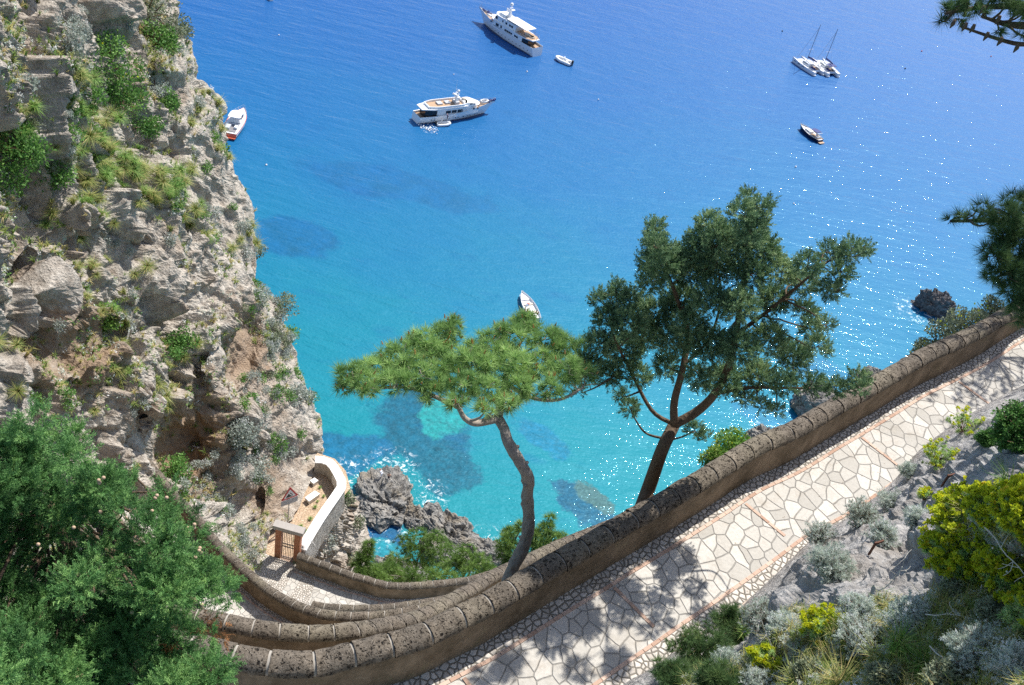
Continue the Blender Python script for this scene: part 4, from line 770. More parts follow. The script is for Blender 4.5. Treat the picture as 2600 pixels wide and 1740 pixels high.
    x, y, z, sh = hullpts(L, B, 4.2 * k, 6.6 * k, rake=0.13, full=0.45, tr=0.84); x = np.broadcast_to(x, y.shape)
    for sg in (1, -1): rail(r, np.stack([x[20:, -1], sg * y[20:, -1] * .96, sh[20:]], 1), .95 * k)
    o = outline(-20.0 * k, -8.6 * k, 3.95 * k, .02, .2, 12, .58); rail(r, [(a, b, 6.9 * k) for a, b in o[:]], 1.0 * k)
def inflatable(stern, bow, lb, z=0.0, console=True, grp=None):
    r, L = seat2px(stern, bow, 'inflatable_boat', lb, 'dinghy', grp); w = L * 0.19; q = .085 * L
    pts = [(-L * .48, -w), (-L * .2, -w), (L * .15, -w), (L * .34, -w * .72), (L * .45, -w * .2), (L * .45, w * .2), (L * .34, w * .72), (L * .15, w), (-L * .2, w), (-L * .48, w)]
    P = smoothline([(x, y, q * .9 + (q * .8 * max(0, x / L) ** 1.2 * 2)) for x, y in pts], 40); R = np.full(40, q); R[[0, -1]] = q * .3; R[[1, -2]] = q * .8; MB().add(*tube(P, R, 9)).build('tube', M_TUBE, r, True)
    MB().add(*prism(outline(-L * .44, L * .4, w, .4, .1, 8, 1), q * .3, q * .55)).build('floor', M_GREYC, r)
    MB().add(*box((-L * .46, 0, q * 1.5), (.1, w * 1.8, q * 1.6))).build('transom', M_GEL, r); m = MB(); m.add(*box((-L * .5, 0, q * 2.3), (L * .09, w * .5, q * 2.0))); m.add(*box((-L * .51, 0, q * .4), (L * .05, w * .2, q * 2))); m.build('outboard_motor', M_BLACK, r)
    if console: m = MB(); m.add(*prism([(-L * .02, -w * .4), (L * .09, -w * .4), (L * .09, w * .4), (-L * .02, w * .4)], q * .5, q * 3.4, [(-L * .02, -w * .35), (L * .04, -w * .35), (L * .04, w * .35), (-L * .02, w * .35)])); m.build('console', M_GEL, r); MB().add(*box((-L * .2, 0, q * 1.2), (L * .1, w * 1.3, q * 1.5))).build('seat', M_GEL, r)
    return r
def catamaran(sternL, sternR, bow, masttop, mastbase, lb):
    A, Bq = onz(*sternL, 0.0), onz(*sternR, 0.0); S = (A + Bq) / 2; N = onz(*bow, 0.0); d = N - S; L = np.linalg.norm(d); rz = math.atan2(d[1], d[0]); W_ = max(5.5, min(7.5, np.linalg.norm(A - Bq) + 1.0)); L = max(L, 11.5)
    u = np.array([math.cos(rz), math.sin(rz), 0]); r = empty('catamaran', S + u * L / 2, rz, lb, 'catamaran', 'catamarans moored side by side')
    for sg in (1, -1):
        hr = empty('hull_assembly', (0, sg * W_ * .37, 0)); hr.parent = r; hull(L, W_ * .27, 1.35, 1.75, M_GEL, hr, rake=0.03, full=0.4, tr=.72, bulwark=0.02, draft=.3, deckmat=M_GEL)
        m = MB()
        for q in range(3): m.add(*box((-L * .5 - .2 + q * .35, 0, .35 + q * .35), (.5, W_ * .17, .12)))
        m.build('stern_steps', M_GEL, hr); windows(hr, [(-L * .1, L * .02, .85, 1.05), (L * .1, L * .2, .9, 1.1), (L * .28, L * .36, .95, 1.15)], W_ * .134, (sg,), .05)
    MB().add(*box((-L * .08, 0, 1.05), (L * .62, W_ * .6, .7))).build('bridge_deck', M_GEL, r); house(r, 'cabin', -L * .16, L * .24, W_ * .33, 1.4, 2.35, nose=.45, in_=.25, sl=1.1)
    windows(r, [(-L * .1, L * .1, 1.75, 2.1)], W_ * .30); MB().add(*box((-L * .28, 0, 1.42), (L * .2, W_ * .5, .06))).build('cockpit_floor', M_TEAK, r)
    for y in (-1, 1): MB().add(*box((-L * .3, y * W_ * .2, 1.65), (L * .16, .55, .4))).build('seat', M_GREYC if y < 0 else M_NAVY, r)
    MB().add(*prism(outline(-L * .36, -L * .14, W_ * .27, .1, .1, 7, 1), 3.0, 3.1)).build('bimini', M_NAVY if sternL[0] > 2090 else M_GEL, r)
    # net between the bows
    MB().add(*box((L * .3, 0, 1.35), (L * .2, W_ * .5, .03))).build('trampoline', M_GREYC, r)
    mx = L * .1; b = np.array([mx, 0, 2.3]); zs = np.linspace(8, 24, 200); w0 = np.array(r.location) + u * mx; e = [abs(proj(w0 + [0, 0, z])[1] - masttop[1]) for z in zs]; h = zs[int(np.argmin(e))]
    MB().add(*tube([(mx, 0, 2.2), (mx - .25, 0, h)], [.11, .09], 6)).build('mast', M_MAST, r); m = MB(); m.add(*tube([(mx - .12, -1.1, h * .42), (mx - .12, 1.1, h * .42)], .06, 5)); m.build('spreader', M_GEL, r)
    m = MB(); m.add(*tube([(L * .47, 0, 1.6), (mx - .2, 0, h * .93)], .045, 5))
    for sg in (1, -1): m.add(*tube([(mx - L * .06, sg * W_ * .45, 1.6), (mx - .12, sg * 1.1, h * .42), (mx - .22, 0, h * .9)], .018, 4))
    m.build('rigging', M_MAST, r); MB().add(*tube([(mx - .1, 0, 3.3), (mx - L * .38, 0, 3.5)], .09, 6)).build('boom', M_MAST, r); m = MB(); m.add(*tube([(mx - .15, 0, 3.55), (mx - L * .2, 0, 3.75), (mx - L * .38, 0, 3.65)], [.3, .26, .14], 7)); m.build('furled_sail', M_NAVY, r, True)
    o = outline(-L * .48, L * .47, W_ * .49, .05, .05, 12, 1); rail(r, [(a, b, 1.5) for a, b in o], .6, 'lifelines', .02)
def launch():
    r, L = seat2px((2080, 362), (2030, 327), 'wooden_launch', 'dark blue hulled launch with navy canopy and wooden bathing platform', 'boat'); L *= 1.06; k = L / 9.0; B = L * .36
    x, y, z, sh = hull(L, B, 1.0 * k, 1.5 * k, M_DARKBLUE, r, rake=.08, full=.42, tr=.66, bulwark=.12 * k, deckmat=M_GEL); x = np.broadcast_to(x, y.shape)
    for sg in (1, -1): P = np.stack([x[:, -1], sg * y[:, -1], sh + .03], 1); MB().add(*tube(P, .07 * k, 5)).build('rubbing_strake', M_CREAM, r)
    house(r, 'cabin_top', -.6 * k, 2.6 * k, .8 * k, 1.0 * k, 1.55 * k, nose=.4, in_=.12, sl=.6); MB().add(*box((-2.4 * k, 0, .98 * k), (3.2 * k, 1.8 * k, .06))).build('cockpit_floor', M_TEAK, r)
    MB().add(*box((-3.4 * k, 0, 1.15 * k), (.7 * k, 1.6 * k, .4 * k))).build('seat', M_GREYC, r); MB().add(*prism(outline(-3.0 * k, -.5 * k, 1.0 * k, .1, .1, 7, 1), 2.5 * k, 2.62 * k)).build('canopy', M_NAVY, r); MB().add(*tube([(-3.2 * k, -1.05 * k, 1.1 * k), (-3.3 * k, -1.05 * k, 2.4 * k), (-3.3 * k, 1.05 * k, 2.4 * k), (-3.2 * k, 1.05 * k, 1.1 * k)], .07 * k, 5)).build('roll_bar', M_GEL, r)
    m = MB()
    for xx in (-2.9, -.6):
        for sg in (1, -1): m.add(*tube([(xx * k, sg * .95 * k, 1.1 * k), (xx * k, sg * .95 * k, 2.5 * k)], .03, 4))
    m.build('canopy_frame', M_STEEL, r); MB().add(*box((-4.9 * k, 0, .3 * k), (1.1 * k, 2.0 * k, .1 * k))).build('bathing_platform', M_TEAK, r); windows(r, [(.2 * k, .8 * k, 1.2 * k, 1.4 * k), (1.1 * k, 1.6 * k, 1.2 * k, 1.4 * k)], .74 * k)
    for sg in (1, -1): rail(r, np.stack([x[15:, -1], sg * y[15:, -1] * .95, sh[15:]], 1), .5 * k, r=.02)
    P = person('person', (0, 0, 0), 'sit', (0.06, 0.08, 0.2), (0.6, 0.6, 0.62), 'person sitting in the stern of the dark launch'); P.location = r.matrix_basis @ Vector((-2.6 * k, .3 * k, 1.0 * k))
def motorboat():
    A, B = onz(578, 352, 0.), onz(620, 290, 0.); r, L = seat2px((580, 352), (619, 292), 'motorboat', 'white and orange motorboat half hidden behind the cliff edge', 'boat'); k = L / 11.0; W_ = L * .34
    hull(L, W_, 1.3 * k, 1.7 * k, M_ORANGE, r, rake=.1, full=.5, tr=.9, bulwark=.05, deckmat=M_GEL); x, y, z, sh = hullpts(L, W_, 1.3 * k, 1.7 * k, rake=.1, full=.5, tr=.9); x = np.broadcast_to(x, y.shape)
    for sg in (1, -1): MB().add(*grid(np.stack([np.stack([x[:, 5], sg * (y[:, 5] + .03), np.broadcast_to(z, y.shape)[:, 5]], 1), np.stack([x[:, -1], sg * (y[:, -1] + .03), sh + .02], 1)], 1))).build('white_topside', M_GEL, r, True)
    house(r, 'foredeck_cabin', -1.2 * k, 4.4 * k, 1.35 * k, 1.45 * k, 2.1 * k, nose=.5, in_=.3, sl=1.4); slabx(r, 'hard_top', -1.9 * k, 1.4 * k, 1.25 * k, 2.9 * k, .15 * k, nose=.4, tail=.1); windows(r, [(-.4 * k, 1.0 * k, 2.15 * k, 2.75 * k)], 1.2 * k)
    MB().add(*box((-3.3 * k, 0, 1.36 * k), (3.2 * k, 2.4 * k, .05))).build('cockpit_floor', plain('grey_deck', (.2, .19, .2), .7), r); MB().add(*box((-3.6 * k, .7 * k, 1.62 * k), (1.6 * k, 1.0 * k, .45 * k))).build('sunbed', M_GREYC, r); MB().add(*box((-3.2 * k, -.9 * k, 1.6 * k), (1.0 * k, .6 * k, .45 * k))).build('seat', M_GEL, r)
    MB().add(*box((-5.7 * k, 0, .45 * k), (.9 * k, 3.0 * k, .14 * k))).build('bathing_platform', M_ORANGE, r)
    for sg in (1, -1): rail(r, np.stack([x[14:, -1], sg * y[14:, -1] * .95, sh[14:]], 1), .7 * k, r=.025)
def rowboat():
    r, L = seat2px((1360, 818), (1322, 750), 'small_boat', 'small white open boat with a person aboard, half hidden by the pine crown', 'boat'); k = L / 5.0
    hull(L, L * .33, .55 * k, .75 * k, M_GEL, r, rake=.06, full=.4, tr=.7, bulwark=.28 * k, draft=.25, deckmat=M_GEL)
    for x in (-1.2, .3): MB().add(*box((x * k, 0, .42 * k), (.32 * k, 1.3 * k, .05))).build('thwart', M_CREAM, r)
    MB().add(*prism(outline(1.0 * k, 2.2 * k, .5 * k, .6, .1, 8), .42 * k, .52 * k)).build('foredeck', M_GEL, r)
    P = person('person', (0, 0, 0), 'lie', (0.45, 0.12, 0.08), (0.3, 0.35, 0.5), 'person lying in the small white open boat'); P.location = r.matrix_basis @ Vector((0.2 * k, .1, .38 * k)); P.rotation_euler = (0, 0, r.rotation_euler.z + 2.3)
PERSON_N = 0
def person(name, loc, pose, shirt, legs, lb, face=0.0):
    """one continuous skinned body, with hair and clothes as children"""
    J = {'hip': (0, 0, .95), 'waist': (0, 0, 1.08), 'chest': (0, 0, 1.32), 'neck': (0, 0, 1.48), 'head': (.02, 0, 1.62), 'top': (.01, 0, 1.72), 'shL': (0, .18, 1.42), 'elL': (-.02, .25, 1.14), 'haL': (.08, .26, .9), 'shR': (0, -.18, 1.42), 'elR': (-.02, -.25, 1.14), 'haR': (.1, -.25, .92), 'thL': (0, .09, .9), 'knL': (.03, .1, .5), 'anL': (-.01, .1, .08), 'toL': (.14, .12, .03), 'thR': (0, -.09, .9), 'knR': (.03, -.1, .5), 'anR': (-.01, -.1, .08), 'toR': (.14, -.12, .03)}
    if pose == 'sit':
        for j in J:
            x, y, z = J[j]
            if j[:2] in ('kn',): J[j] = (.42, y * 1.3, .56)
            elif j[:2] in ('an',): J[j] = (.46, y * 1.3, .1)
            elif j[:2] in ('to',): J[j] = (.62, y * 1.3, .05)
            elif j[:2] in ('ha',): J[j] = (.36, y, .62)
            else: J[j] = (x + (z - .95) * .12, y, z - .42)
    if pose == 'hips':      # hands on the hips
        J['elL'] = (-.06, .36, 1.2); J['haL'] = (.04, .2, 1.02); J['elR'] = (-.06, -.36, 1.2); J['haR'] = (.04, -.2, 1.02)
    if pose == 'bend':
        for j in ('waist', 'chest', 'neck', 'head', 'top', 'shL', 'shR', 'elL', 'elR', 'haL', 'haR'):
            x, y, z = J[j]; a = .7; J[j] = (x + (z - .95) * math.sin(a), y, .95 + (z - .95) * math.cos(a))
    if pose == 'lie':
        J = {k: (1.0 - v[2], v[1], .12 + v[0]) for k, v in J.items()}
    names = list(J); R = dict(hip=.13, waist=.115, chest=.14, neck=.055, head=.098, top=.06, shL=.07, shR=.07, elL=.045, elR=.045, haL=.035, haR=.035, thL=.095, thR=.095, knL=.062, knR=.062, anL=.042, anR=.042, toL=.035, toR=.035)
    E = [('hip', 'waist'), ('waist', 'chest'), ('chest', 'neck'), ('neck', 'head'), ('head', 'top'), ('chest', 'shL'), ('shL', 'elL'), ('elL', 'haL'), ('chest', 'shR'), ('shR', 'elR'), ('elR', 'haR'), ('hip', 'thL'), ('thL', 'knL'), ('knL', 'anL'), ('anL', 'toL'), ('hip', 'thR'), ('thR', 'knR'), ('knR', 'anR'), ('anR', 'toR')]
    def skin(nm, keep, mt, grow, par):
        idx = [n for n in names if n in keep]; me = bpy.data.meshes.new(nm); me.from_pydata([J[n] for n in idx], [(idx.index(a), idx.index(b)) for a, b in E if a in keep and b in keep], [])
        o = bpy.data.objects.new(nm, me); COL.objects.link(o); md = o.modifiers.new('Skin', 'SKIN'); sv = me.skin_vertices[0].data if me.skin_vertices else None
        if sv is None: bpy.context.view_layer.objects.active = o
        for i, n in enumerate(idx): me.skin_vertices[0].data[i].radius = (R[n] * grow, R[n] * grow)
        me.skin_vertices[0].data[0].use_root = True; o.modifiers.new('Sub', 'SUBSURF').levels = 1; o.modifiers['Sub'].render_levels = 1; me.materials.append(mt)
        if par is not None: o.parent = par
        return o
    try:
        b = skin(name, set(names), M_SKIN, 1.0, None)
        skin('shirt', {'waist', 'chest', 'shL', 'shR', 'hip', 'elL', 'elR'} if pose != 'hips' else {'waist', 'hip'}, plain('shirt', shirt, .8), 1.18, b); skin('trousers', {'hip', 'thL', 'thR', 'knL', 'knR'} | ({'anL', 'anR'} if pose != 'sit' else set()), plain('trousers', legs, .8), 1.2, b)
    except Exception as ex:
        print('person fallback', ex); m = MB()
        for a, c in E: m.add(*tube([J[a], J[c]], [R[a], R[c]], 7))
        b = m.build(name, M_SKIN)
    h = J['top']; MB().add(*sphere((h[0] - .03, h[1], h[2] - .05), (.11, .1, .1), 8, 6)).build('hair', plain('hair', (.03, .02, .015), .7), b)
    b.location = loc; b.rotation_euler = (0, 0, face); return tag(b, lb, 'person')
mid_yacht(); big_yacht()
catamaran((2063, 190), (2093, 195), (2036, 165), (2089, 62), (2056, 153), 'left catamaran, white hull with tall grey mast and blue furled sail')
catamaran((2101, 194), (2127, 199), (2082, 168), (2133, 73), (2101, 158), 'right catamaran of the moored pair, with navy bimini over the cockpit')
launch(); motorboat(); rowboat()
inflatable((1452, 167), (1411, 150), 'white tender with outboard floating alone off the big yacht stern', grp='white tenders')
ib = inflatable((1107, 318), (1143, 317), 'small inflatable alongside the broadside yacht ladder, splash at its stern', console=False, grp='white tenders')
P = person('person', (0, 0, 0), 'stand', (0.7, 0.7, 0.7), (0.6, 0.6, 0.6), 'person in white standing in the inflatable beside the yacht', 1.4); P.location = ib.matrix_basis @ Vector((-0.55, 0.15, 0.22))
P = person('person', (0, 0, 0), 'bend', (0.1, 0.1, 0.2), (0.05, 0.06, 0.1), 'person in dark clothes climbing the white yacht side ladder', 2.4); P.location = onz(1136, 303, 1.4)
r, L = seat2px((690, 3), (672, -14), 'small_boat', 'small white boat cut off by the top edge of the view', 'boat'); hull(L, L * .32, .9, 1.3, M_GEL, r, rake=.06, full=.42, tr=.72, bulwark=.3, deckmat=M_CREAM); house(r, 'cabin', -L * .1, L * .25, L * .1, .8, 1.9, nose=.4, sl=.8); MB().add(*box((-L * .3, 0, .9), (L * .15, L * .2, .4))).build('seat', M_CREAM, r)
# people on the big rock (dropped onto its surface)
dg = bpy.context.evaluated_depsgraph_get()
def drop(x, y):
    d = Vector(ray(x, y)).normalized(); ok, loc, nrm, i, o, mtx = SC.ray_cast(dg, Vector(CAM), d); return np.array(loc) if ok else onz(x, y, 3.0)
bpy.context.view_layer.update(); dg = bpy.context.evaluated_depsgraph_get()
person('person', drop(986, 1220), 'hips', (0.05, 0.05, 0.06), (0.03, 0.03, 0.05), 'bare chested person in dark shorts standing on the big sea rock', 1.6)
person('person', drop(968, 1212), 'bend', (0.75, 0.78, 0.85), (0.65, 0.68, 0.75), 'person in white crouching on the big sea rock', 2.6)
def splash():
    c = onz(1091, 328, .05); m = MB(); q = np.random.default_rng(3)
    for k in range(60): m.add(*sphere(c + np.array([q.normal() * 1.1, q.normal() * .7, abs(q.normal()) * .12]), q.uniform(.05, .22), 6, 4))
    tag(m.build('foam', plain('foam_white', (.8, .82, .84), .6), None, True), 'white foam splash behind the inflatable at the yacht', kind='stuff')
splash()
bs = [(2020, 425, 0.32, 'w', 'white mooring buoy in the open water below the dark launch'), (1519, 254, .25, 'w', 'white buoy between the broadside yacht and the dark launch'), (1338, 183, .28, 'w', 'white buoy just under the big yacht reflection'), (1152, 190, .2, 'w', 'small white buoy left of the big yacht'), (1986, 80, .28, 'd', 'dark buoy left of the catamaran masts'), (2298, 175, .28, 'd', 'dark buoy right of the catamarans'), (2340, 131, .28, 'r', 'red buoy under the overhanging pine branch'), (2516, 144, .26, 'r', 'red buoy far right beyond the pine branch'), (2015, 518, .24, 'w', 'white buoy above the cypress top'), (708, 90, .22, 'w', 'white buoy beside the upper cliff'), (676, 420, .26, 'w', 'white buoy off the cliff notch')]
for (x, y, rad, c, lb) in bs:
    b = empty('mooring_buoy', onz(x, y, 0.), 0, lb, 'buoy', 'small mooring buoys'); MB().add(*sphere((0, 0, rad * .4), rad, 10, 7)).build('float', {'w': M_GEL, 'd': M_BLACK, 'r': M_ORANGE}[c], b, True); MB().add(*tube([(0, 0, rad * 1.3), (0, 0, rad * 1.8)], rad * .15, 5)).build('ring', M_STEEL, b)
# ------------------------------------------------------------------ leaf templates
def needles(n, ln, wd, cone, rng, up=0.25):
    d = rdir(rng, n); d[:, 2] = np.abs(d[:, 2]) * cone + up; d /= np.linalg.norm(d, axis=1, keepdims=True); l = ln * rng.uniform(.7, 1.1, n)[:, None]
    s = np.cross(d, rdir(rng, n)); s /= np.linalg.norm(s, axis=1, keepdims=True); b = d * ln * .06
    V = np.stack([b + s * wd, b - s * wd, d * l + np.array([0, 0, -.06 * ln])], 1).reshape(-1, 3); return V, [], np.arange(3 * n).reshape(-1, 3)
def leaves(n, ln, wd, rng, R=0.0, flat=0.5, up=0.3, squash=1.0):
    """n small pointed leaves spread through a ball of radius R"""
    c = rdir(rng, n) * R * rng.uniform(.2, 1, (n, 1)) ** .5; c[:, 2] *= squash; d = rdir(rng, n) * .8 + c / (R + 1e-6) * .7; d[:, 2] += up; d /= np.linalg.norm(d, axis=1, keepdims=True)
    s = np.cross(d, rdir(rng, n)); s /= np.linalg.norm(s, axis=1, keepdims=True); l = ln * rng.uniform(.65, 1.2, (n, 1))
    V = np.stack([c, c + d * l * .5 + s * wd, c + d * l, c + d * l * .5 - s * wd], 1).reshape(-1, 3); return V, np.arange(4 * n).reshape(-1, 4), []
def spray(rng, ln=1.0, n=20, wd=.045, sub=.42):
    """feathery scale-leaf spray: an axis with side twigs, in slightly different planes"""
    V = []; Q = []
    def leaf(a, b, w):
        d = b - a; s = np.cross(d, rng.normal(size=3)); s /= np.linalg.norm(s) + 1e-9; i = len(V); V.extend([a - s * w * .5, a + (b - a) * .55 - s * w, b, a + (b - a) * .55 + s * w]); Q.append((i, i + 1, i + 2, i + 3))
    P = [np.array([.12 * math.sin(t * 2.5), .05 * math.sin(t * 4), t * ln]) for t in np.linspace(0, 1, 9)]
    for k in range(n):
        t = rng.uniform(.05, .98); a = np.array([np.interp(t * 8, range(9), [p[j] for p in P]) for j in range(3)]); ang = rng.uniform(0, 6.28); l = sub * ln * (1.05 - t * .65) * rng.uniform(.7, 1.2); d = np.array([math.cos(ang) * .8, math.sin(ang) * .8, .75 + .3 * rng.uniform()]); d /= np.linalg.norm(d); b = a + d * l
        leaf(a, b, wd * ln)
        for _ in range(3): u = rng.uniform(.3, .9); e = d + rng.normal(size=3) * .55; e /= np.linalg.norm(e); leaf(a + (b - a) * u, a + (b - a) * u + e * l * .45, wd * ln * .75)
    return np.array(V), np.array(Q), []
def grassblades(n, h, wd, rng, spread=.35, droop=.5):
    a = rng.uniform(0, 6.28, n); r = np.sqrt(rng.uniform(0, 1, n)) * .12 * h; lean = rng.uniform(.05, 1, n) * spread; l = h * rng.uniform(.5, 1.15, n); ca, sa = np.cos(a), np.sin(a); V = []; Q = []
    for i in range(n):
        p0 = np.array([ca[i] * r[i], sa[i] * r[i], 0]); o = np.array([ca[i], sa[i], 0]); w = np.array([-sa[i], ca[i], 0]) * wd; p1 = p0 + o * lean[i] * l[i] * .45 + [0, 0, l[i] * .6]; p2 = p0 + o * (lean[i] + droop * rng.uniform(.2, 1)) * l[i] + [0, 0, l[i] * (1 - .5 * droop * rng.uniform(.3, 1))]
        j = len(V); V += [p0 - w, p0 + w, p1 + w * .8, p1 - w * .8, p2]; Q.append((j, j + 1, j + 2, j + 3)); Q.append((j + 3, j + 2, j + 4, j + 4))
    Q = np.array(Q); return np.array(V), Q[::2], Q[1::2][:, :3]
TR = np.random.default_rng(21)
M_PINE = leafmat('pine_needles', [(0, (0.136, 0.260, 0.078)), (.5, (0.288, 0.455, 0.147)), (1, (0.517, 0.700, 0.262))], .3); M_PINED = leafmat('dark_pine_needles', [(0, (0.043, 0.094, 0.037)), (.6, (0.106, 0.190, 0.064)), (1, (0.211, 0.296, 0.106))], .3)
M_CYP = leafmat('cypress_foliage', [(0, (0.083, 0.165, 0.087)), (.55, (0.190, 0.312, 0.150)), (1, (0.435, 0.547, 0.273))], .15); M_JUN = leafmat('cypress_sprays', [(0, (0.043, 0.111, 0.035)), (.5, (0.136, 0.305, 0.094)), (1, (0.286, 0.481, 0.152))], .25)
M_MAQ = leafmat('maquis_pine_needles', [(0, (0.090, 0.170, 0.040)), (.5, (0.180, 0.300, 0.070)), (1, (0.300, 0.430, 0.120))], .35)
M_BUD = plain('orange_brown_buds', (0.42, 0.20, 0.06), .7, .3, 30); M_CONE = plain('tan_cones', (0.48, 0.34, 0.23), .8, .2, 40); M_DRYLEAF = leafmat('dead_sprays', [(0, (0.28, 0.11, 0.04)), (1, (0.5, 0.25, 0.11))], .3)
def barkmat(name, lo, hi):
    m = NM(name); v = m.vor(14, vec=m.mapv((1, 1, .35))).outputs['Distance']; n = m.noise(9, 6, .7); c = m.mix(n, lo, hi); c = m.mix(m.fr(v, .25, .1, 0, .6), c, tuple(x * .35 for x in lo)); return m.out(c, .95, m.bump(m.math('ADD', v, n), .03, 1.0), spec=.1)
M_BARKP = barkmat('pine_bark', (0.16, 0.135, 0.115), (0.46, 0.41, 0.365)); M_BARKC = barkmat('cypress_bark', (0.075, 0.052, 0.036), (0.20, 0.145, 0.10)); M_TWIG = plain('pale_twigs', (0.34, 0.29, 0.24), .9, .25, 20)
def limb(mb, a, b, r0, r1, rng, sag=.15, n=8, k=5):
    a, b = np.asarray(a, float), np.asarray(b, float); t = np.linspace(0, 1, n)[:, None]; L = np.linalg.norm(b - a); mid = rng.normal(size=3) * .08 * L + np.array([0, 0, -sag * L]); P = a + (b - a) * t + mid * np.sin(t * math.pi) + np.cumsum(rng.normal(size=(n, 3)), 0) * .012 * L * (t > 0)
    mb.add(*tube(P, np.linspace(r0, r1, n), k, False)); return P
def crownfill(mb, C, R, tpls, per, size, rng, up=.5, shell=.55, tonefn=None, squash=.8, mi=0):
    """fill each blob (C,R) with foliage tufts near its surface and inside"""
    for c, r in zip(C, R):
        n = max(3, int(per * (r / R.mean()) ** 2)); d = rdir(rng, n); q = rng.uniform(shell, 1.0, n)[:, None]; p = c + d * q * r * np.array([1, 1, squash]); ax = d * .9 + np.array([0, 0, up]) + rng.normal(size=(n, 3)) * .25
        tone = np.clip(rng.normal(.5, .2, n) + rng.normal() * .12, 0, 1); ti = rng.integers(0, len(tpls), n)
        for k in range(len(tpls)):
            s = ti == k; scatter(mb, tpls[k], p[s], ax[s], size * rng.uniform(.75, 1.25, s.sum()), rng, tone[s], mi)
PT = [needles(46, .19, .0045, .9, TR) for _ in range(4)]; PTS = [needles(34, .15, .0042, .8, TR, .4) for _ in range(3)]; CS = [spray(TR, 1.0, 24, .034, .34) for _ in range(5)]; JS = [spray(TR, 1.0, 30, .02, .34) for _ in range(5)]
# ------------------------------------------------------------------ umbrella pine leaning over the wall
def nearest(paths, p):
    best = None
    for P, R in paths:
        d = np.linalg.norm(P - p, axis=1) + .35 * np.abs(P[:, 2] - p[2]); i = int(np.argmin(d))
        if best is None or d[i] < best[0]: best = (d[i], P[i], R[i])
    return best[1], best[2]
def centre_pine():
    rg = np.random.default_rng(5); base = onz(1288, 1478, 109.2); Y = base[1]; tp = [(1288, 1490), (1300, 1448), (1322, 1405), (1338, 1360), (1343, 1310), (1338, 1262), (1342, 1225), (1330, 1190), (1305, 1150), (1286, 1112), (1278, 1085), (1264, 1062)]
    P = np.stack([ony(x, y, Y + .25 * math.sin(i * .6)) for i, (x, y) in enumerate(tp)]); P[0, 2] -= 1.0; P = smoothline(P, 50); R = np.linspace(.14, .092, 50) * (1 + .07 * np.sin(np.arange(50) * .9)); zc = P[-1, 2] + .45
    t = empty('umbrella_pine', base, 0, 'flat topped umbrella pine with bare bent trunk rising between the two nearest walls', 'pine tree'); O = np.array(t.location); mb = MB(); V, Q, T = tube(P, R, 11); V = V + (fbm(V * 9, 3, 2) * .02)[:, None] * rdir(rg, len(V)); mb.add(V - O, Q, T)
    for i in (18, 24, 30, 36, 40, 44):
        d = rdir(rg, 1)[0]; d[2] = abs(d[2]) * .3; mb.add(*tube([P[i] - O, P[i] - O + d * rg.uniform(.14, .24)], [.05, .028], 6))
    mb.build('trunk', M_BARKP, t, True)
    L = [[(1264, 1062), (1210, 1075), (1180, 1062), (1165, 1035)], [(1264, 1062), (1275, 1010), (1285, 960), (1300, 900)], [(1165, 1035), (1110, 1010), (1040, 985), (960, 985), (905, 985)], [(1285, 975), (1350, 1010), (1420, 1015), (1480, 985)], [(1165, 1035), (1140, 970), (1130, 900), (1140, 850)], [(1300, 900), (1335, 850), (1335, 825)]]
    paths = []; m = MB()
    for j, l in enumerate(L):
        r0 = (.085, .085, .045, .045, .04, .035)[j]; q = []
        for i, (x, y) in enumerate(l): f = i / (len(l) - 1); q.append(onz(x, y, zc - .35 + .3 * f) if not (j < 2 and i == 0) else P[-1])
        q = smoothline(np.array(q), 16); rr = np.linspace(r0, r0 * .45, 16); m.add(*tube(q - O, rr, 7)); paths.append((q, rr))
    bl = [(880, 955, 34), (912, 958, 42), (960, 935, 50), (1015, 908, 55), (1080, 885, 58), (1125, 855, 46), (1140, 828, 28), (1150, 815, 14), (1060, 950, 62), (1135, 935, 66), (1205, 925, 62), (1240, 882, 50), (1295, 855, 52), (1335, 822, 38), (1345, 805, 20), (1385, 862, 50), (1440, 885, 46), (1300, 925, 62), (1370, 930, 58), (1440, 940, 48), (1180, 985, 46), (1245, 995, 50), (1325, 985, 46), (1000, 975, 38), (940, 992, 26), (1100, 1000, 34), (1160, 1022, 28), (1480, 950, 34), (1290, 1025, 28), (1230, 1040, 22), (1400, 985, 36), (875, 985, 20), (1050, 860, 20), (1190, 895, 34)]
    C = []; R_ = []
    for (x, y, r) in bl: p = onz(x, y, zc + rg.uniform(-.05, .25)); C.append(p); R_.append(r / FPX * np.linalg.norm(p - CAM))
    C = np.array(C); R_ = np.array(R_)
    for c, r in zip(C, R_):
        a, ra = nearest(paths, c); limb(m, a - O, c - O, min(ra * .7, .03), .012, rg, .05)
        for _ in range(5): limb(m, c - O + rg.normal(size=3) * .05, c - O + rdir(rg, 1)[0] * r * .85, .011, .005, rg, .05, 5, 4)
    m.build('branches', M_TWIG, t, True)
    f = MB(); crownfill(f, C - O, R_, PT, 44, 1.0, rg, .75, .35, squash=.62); f.build('crown', M_PINE, t)
    b = MB()
    for c, r in zip(C - O, R_):
        for _ in range(3): d = rdir(rg, 1)[0]; d[2] = abs(d[2]) * .7 + .2; p = c + d * r * np.array([1, 1, .75]); b.add(*tube([p, p + np.array([0, 0, .05]) + d * .03], [.017, .006], 5))
    tag(b.build('pollen_buds', M_BUD, t), kind='stuff')
centre_pine()
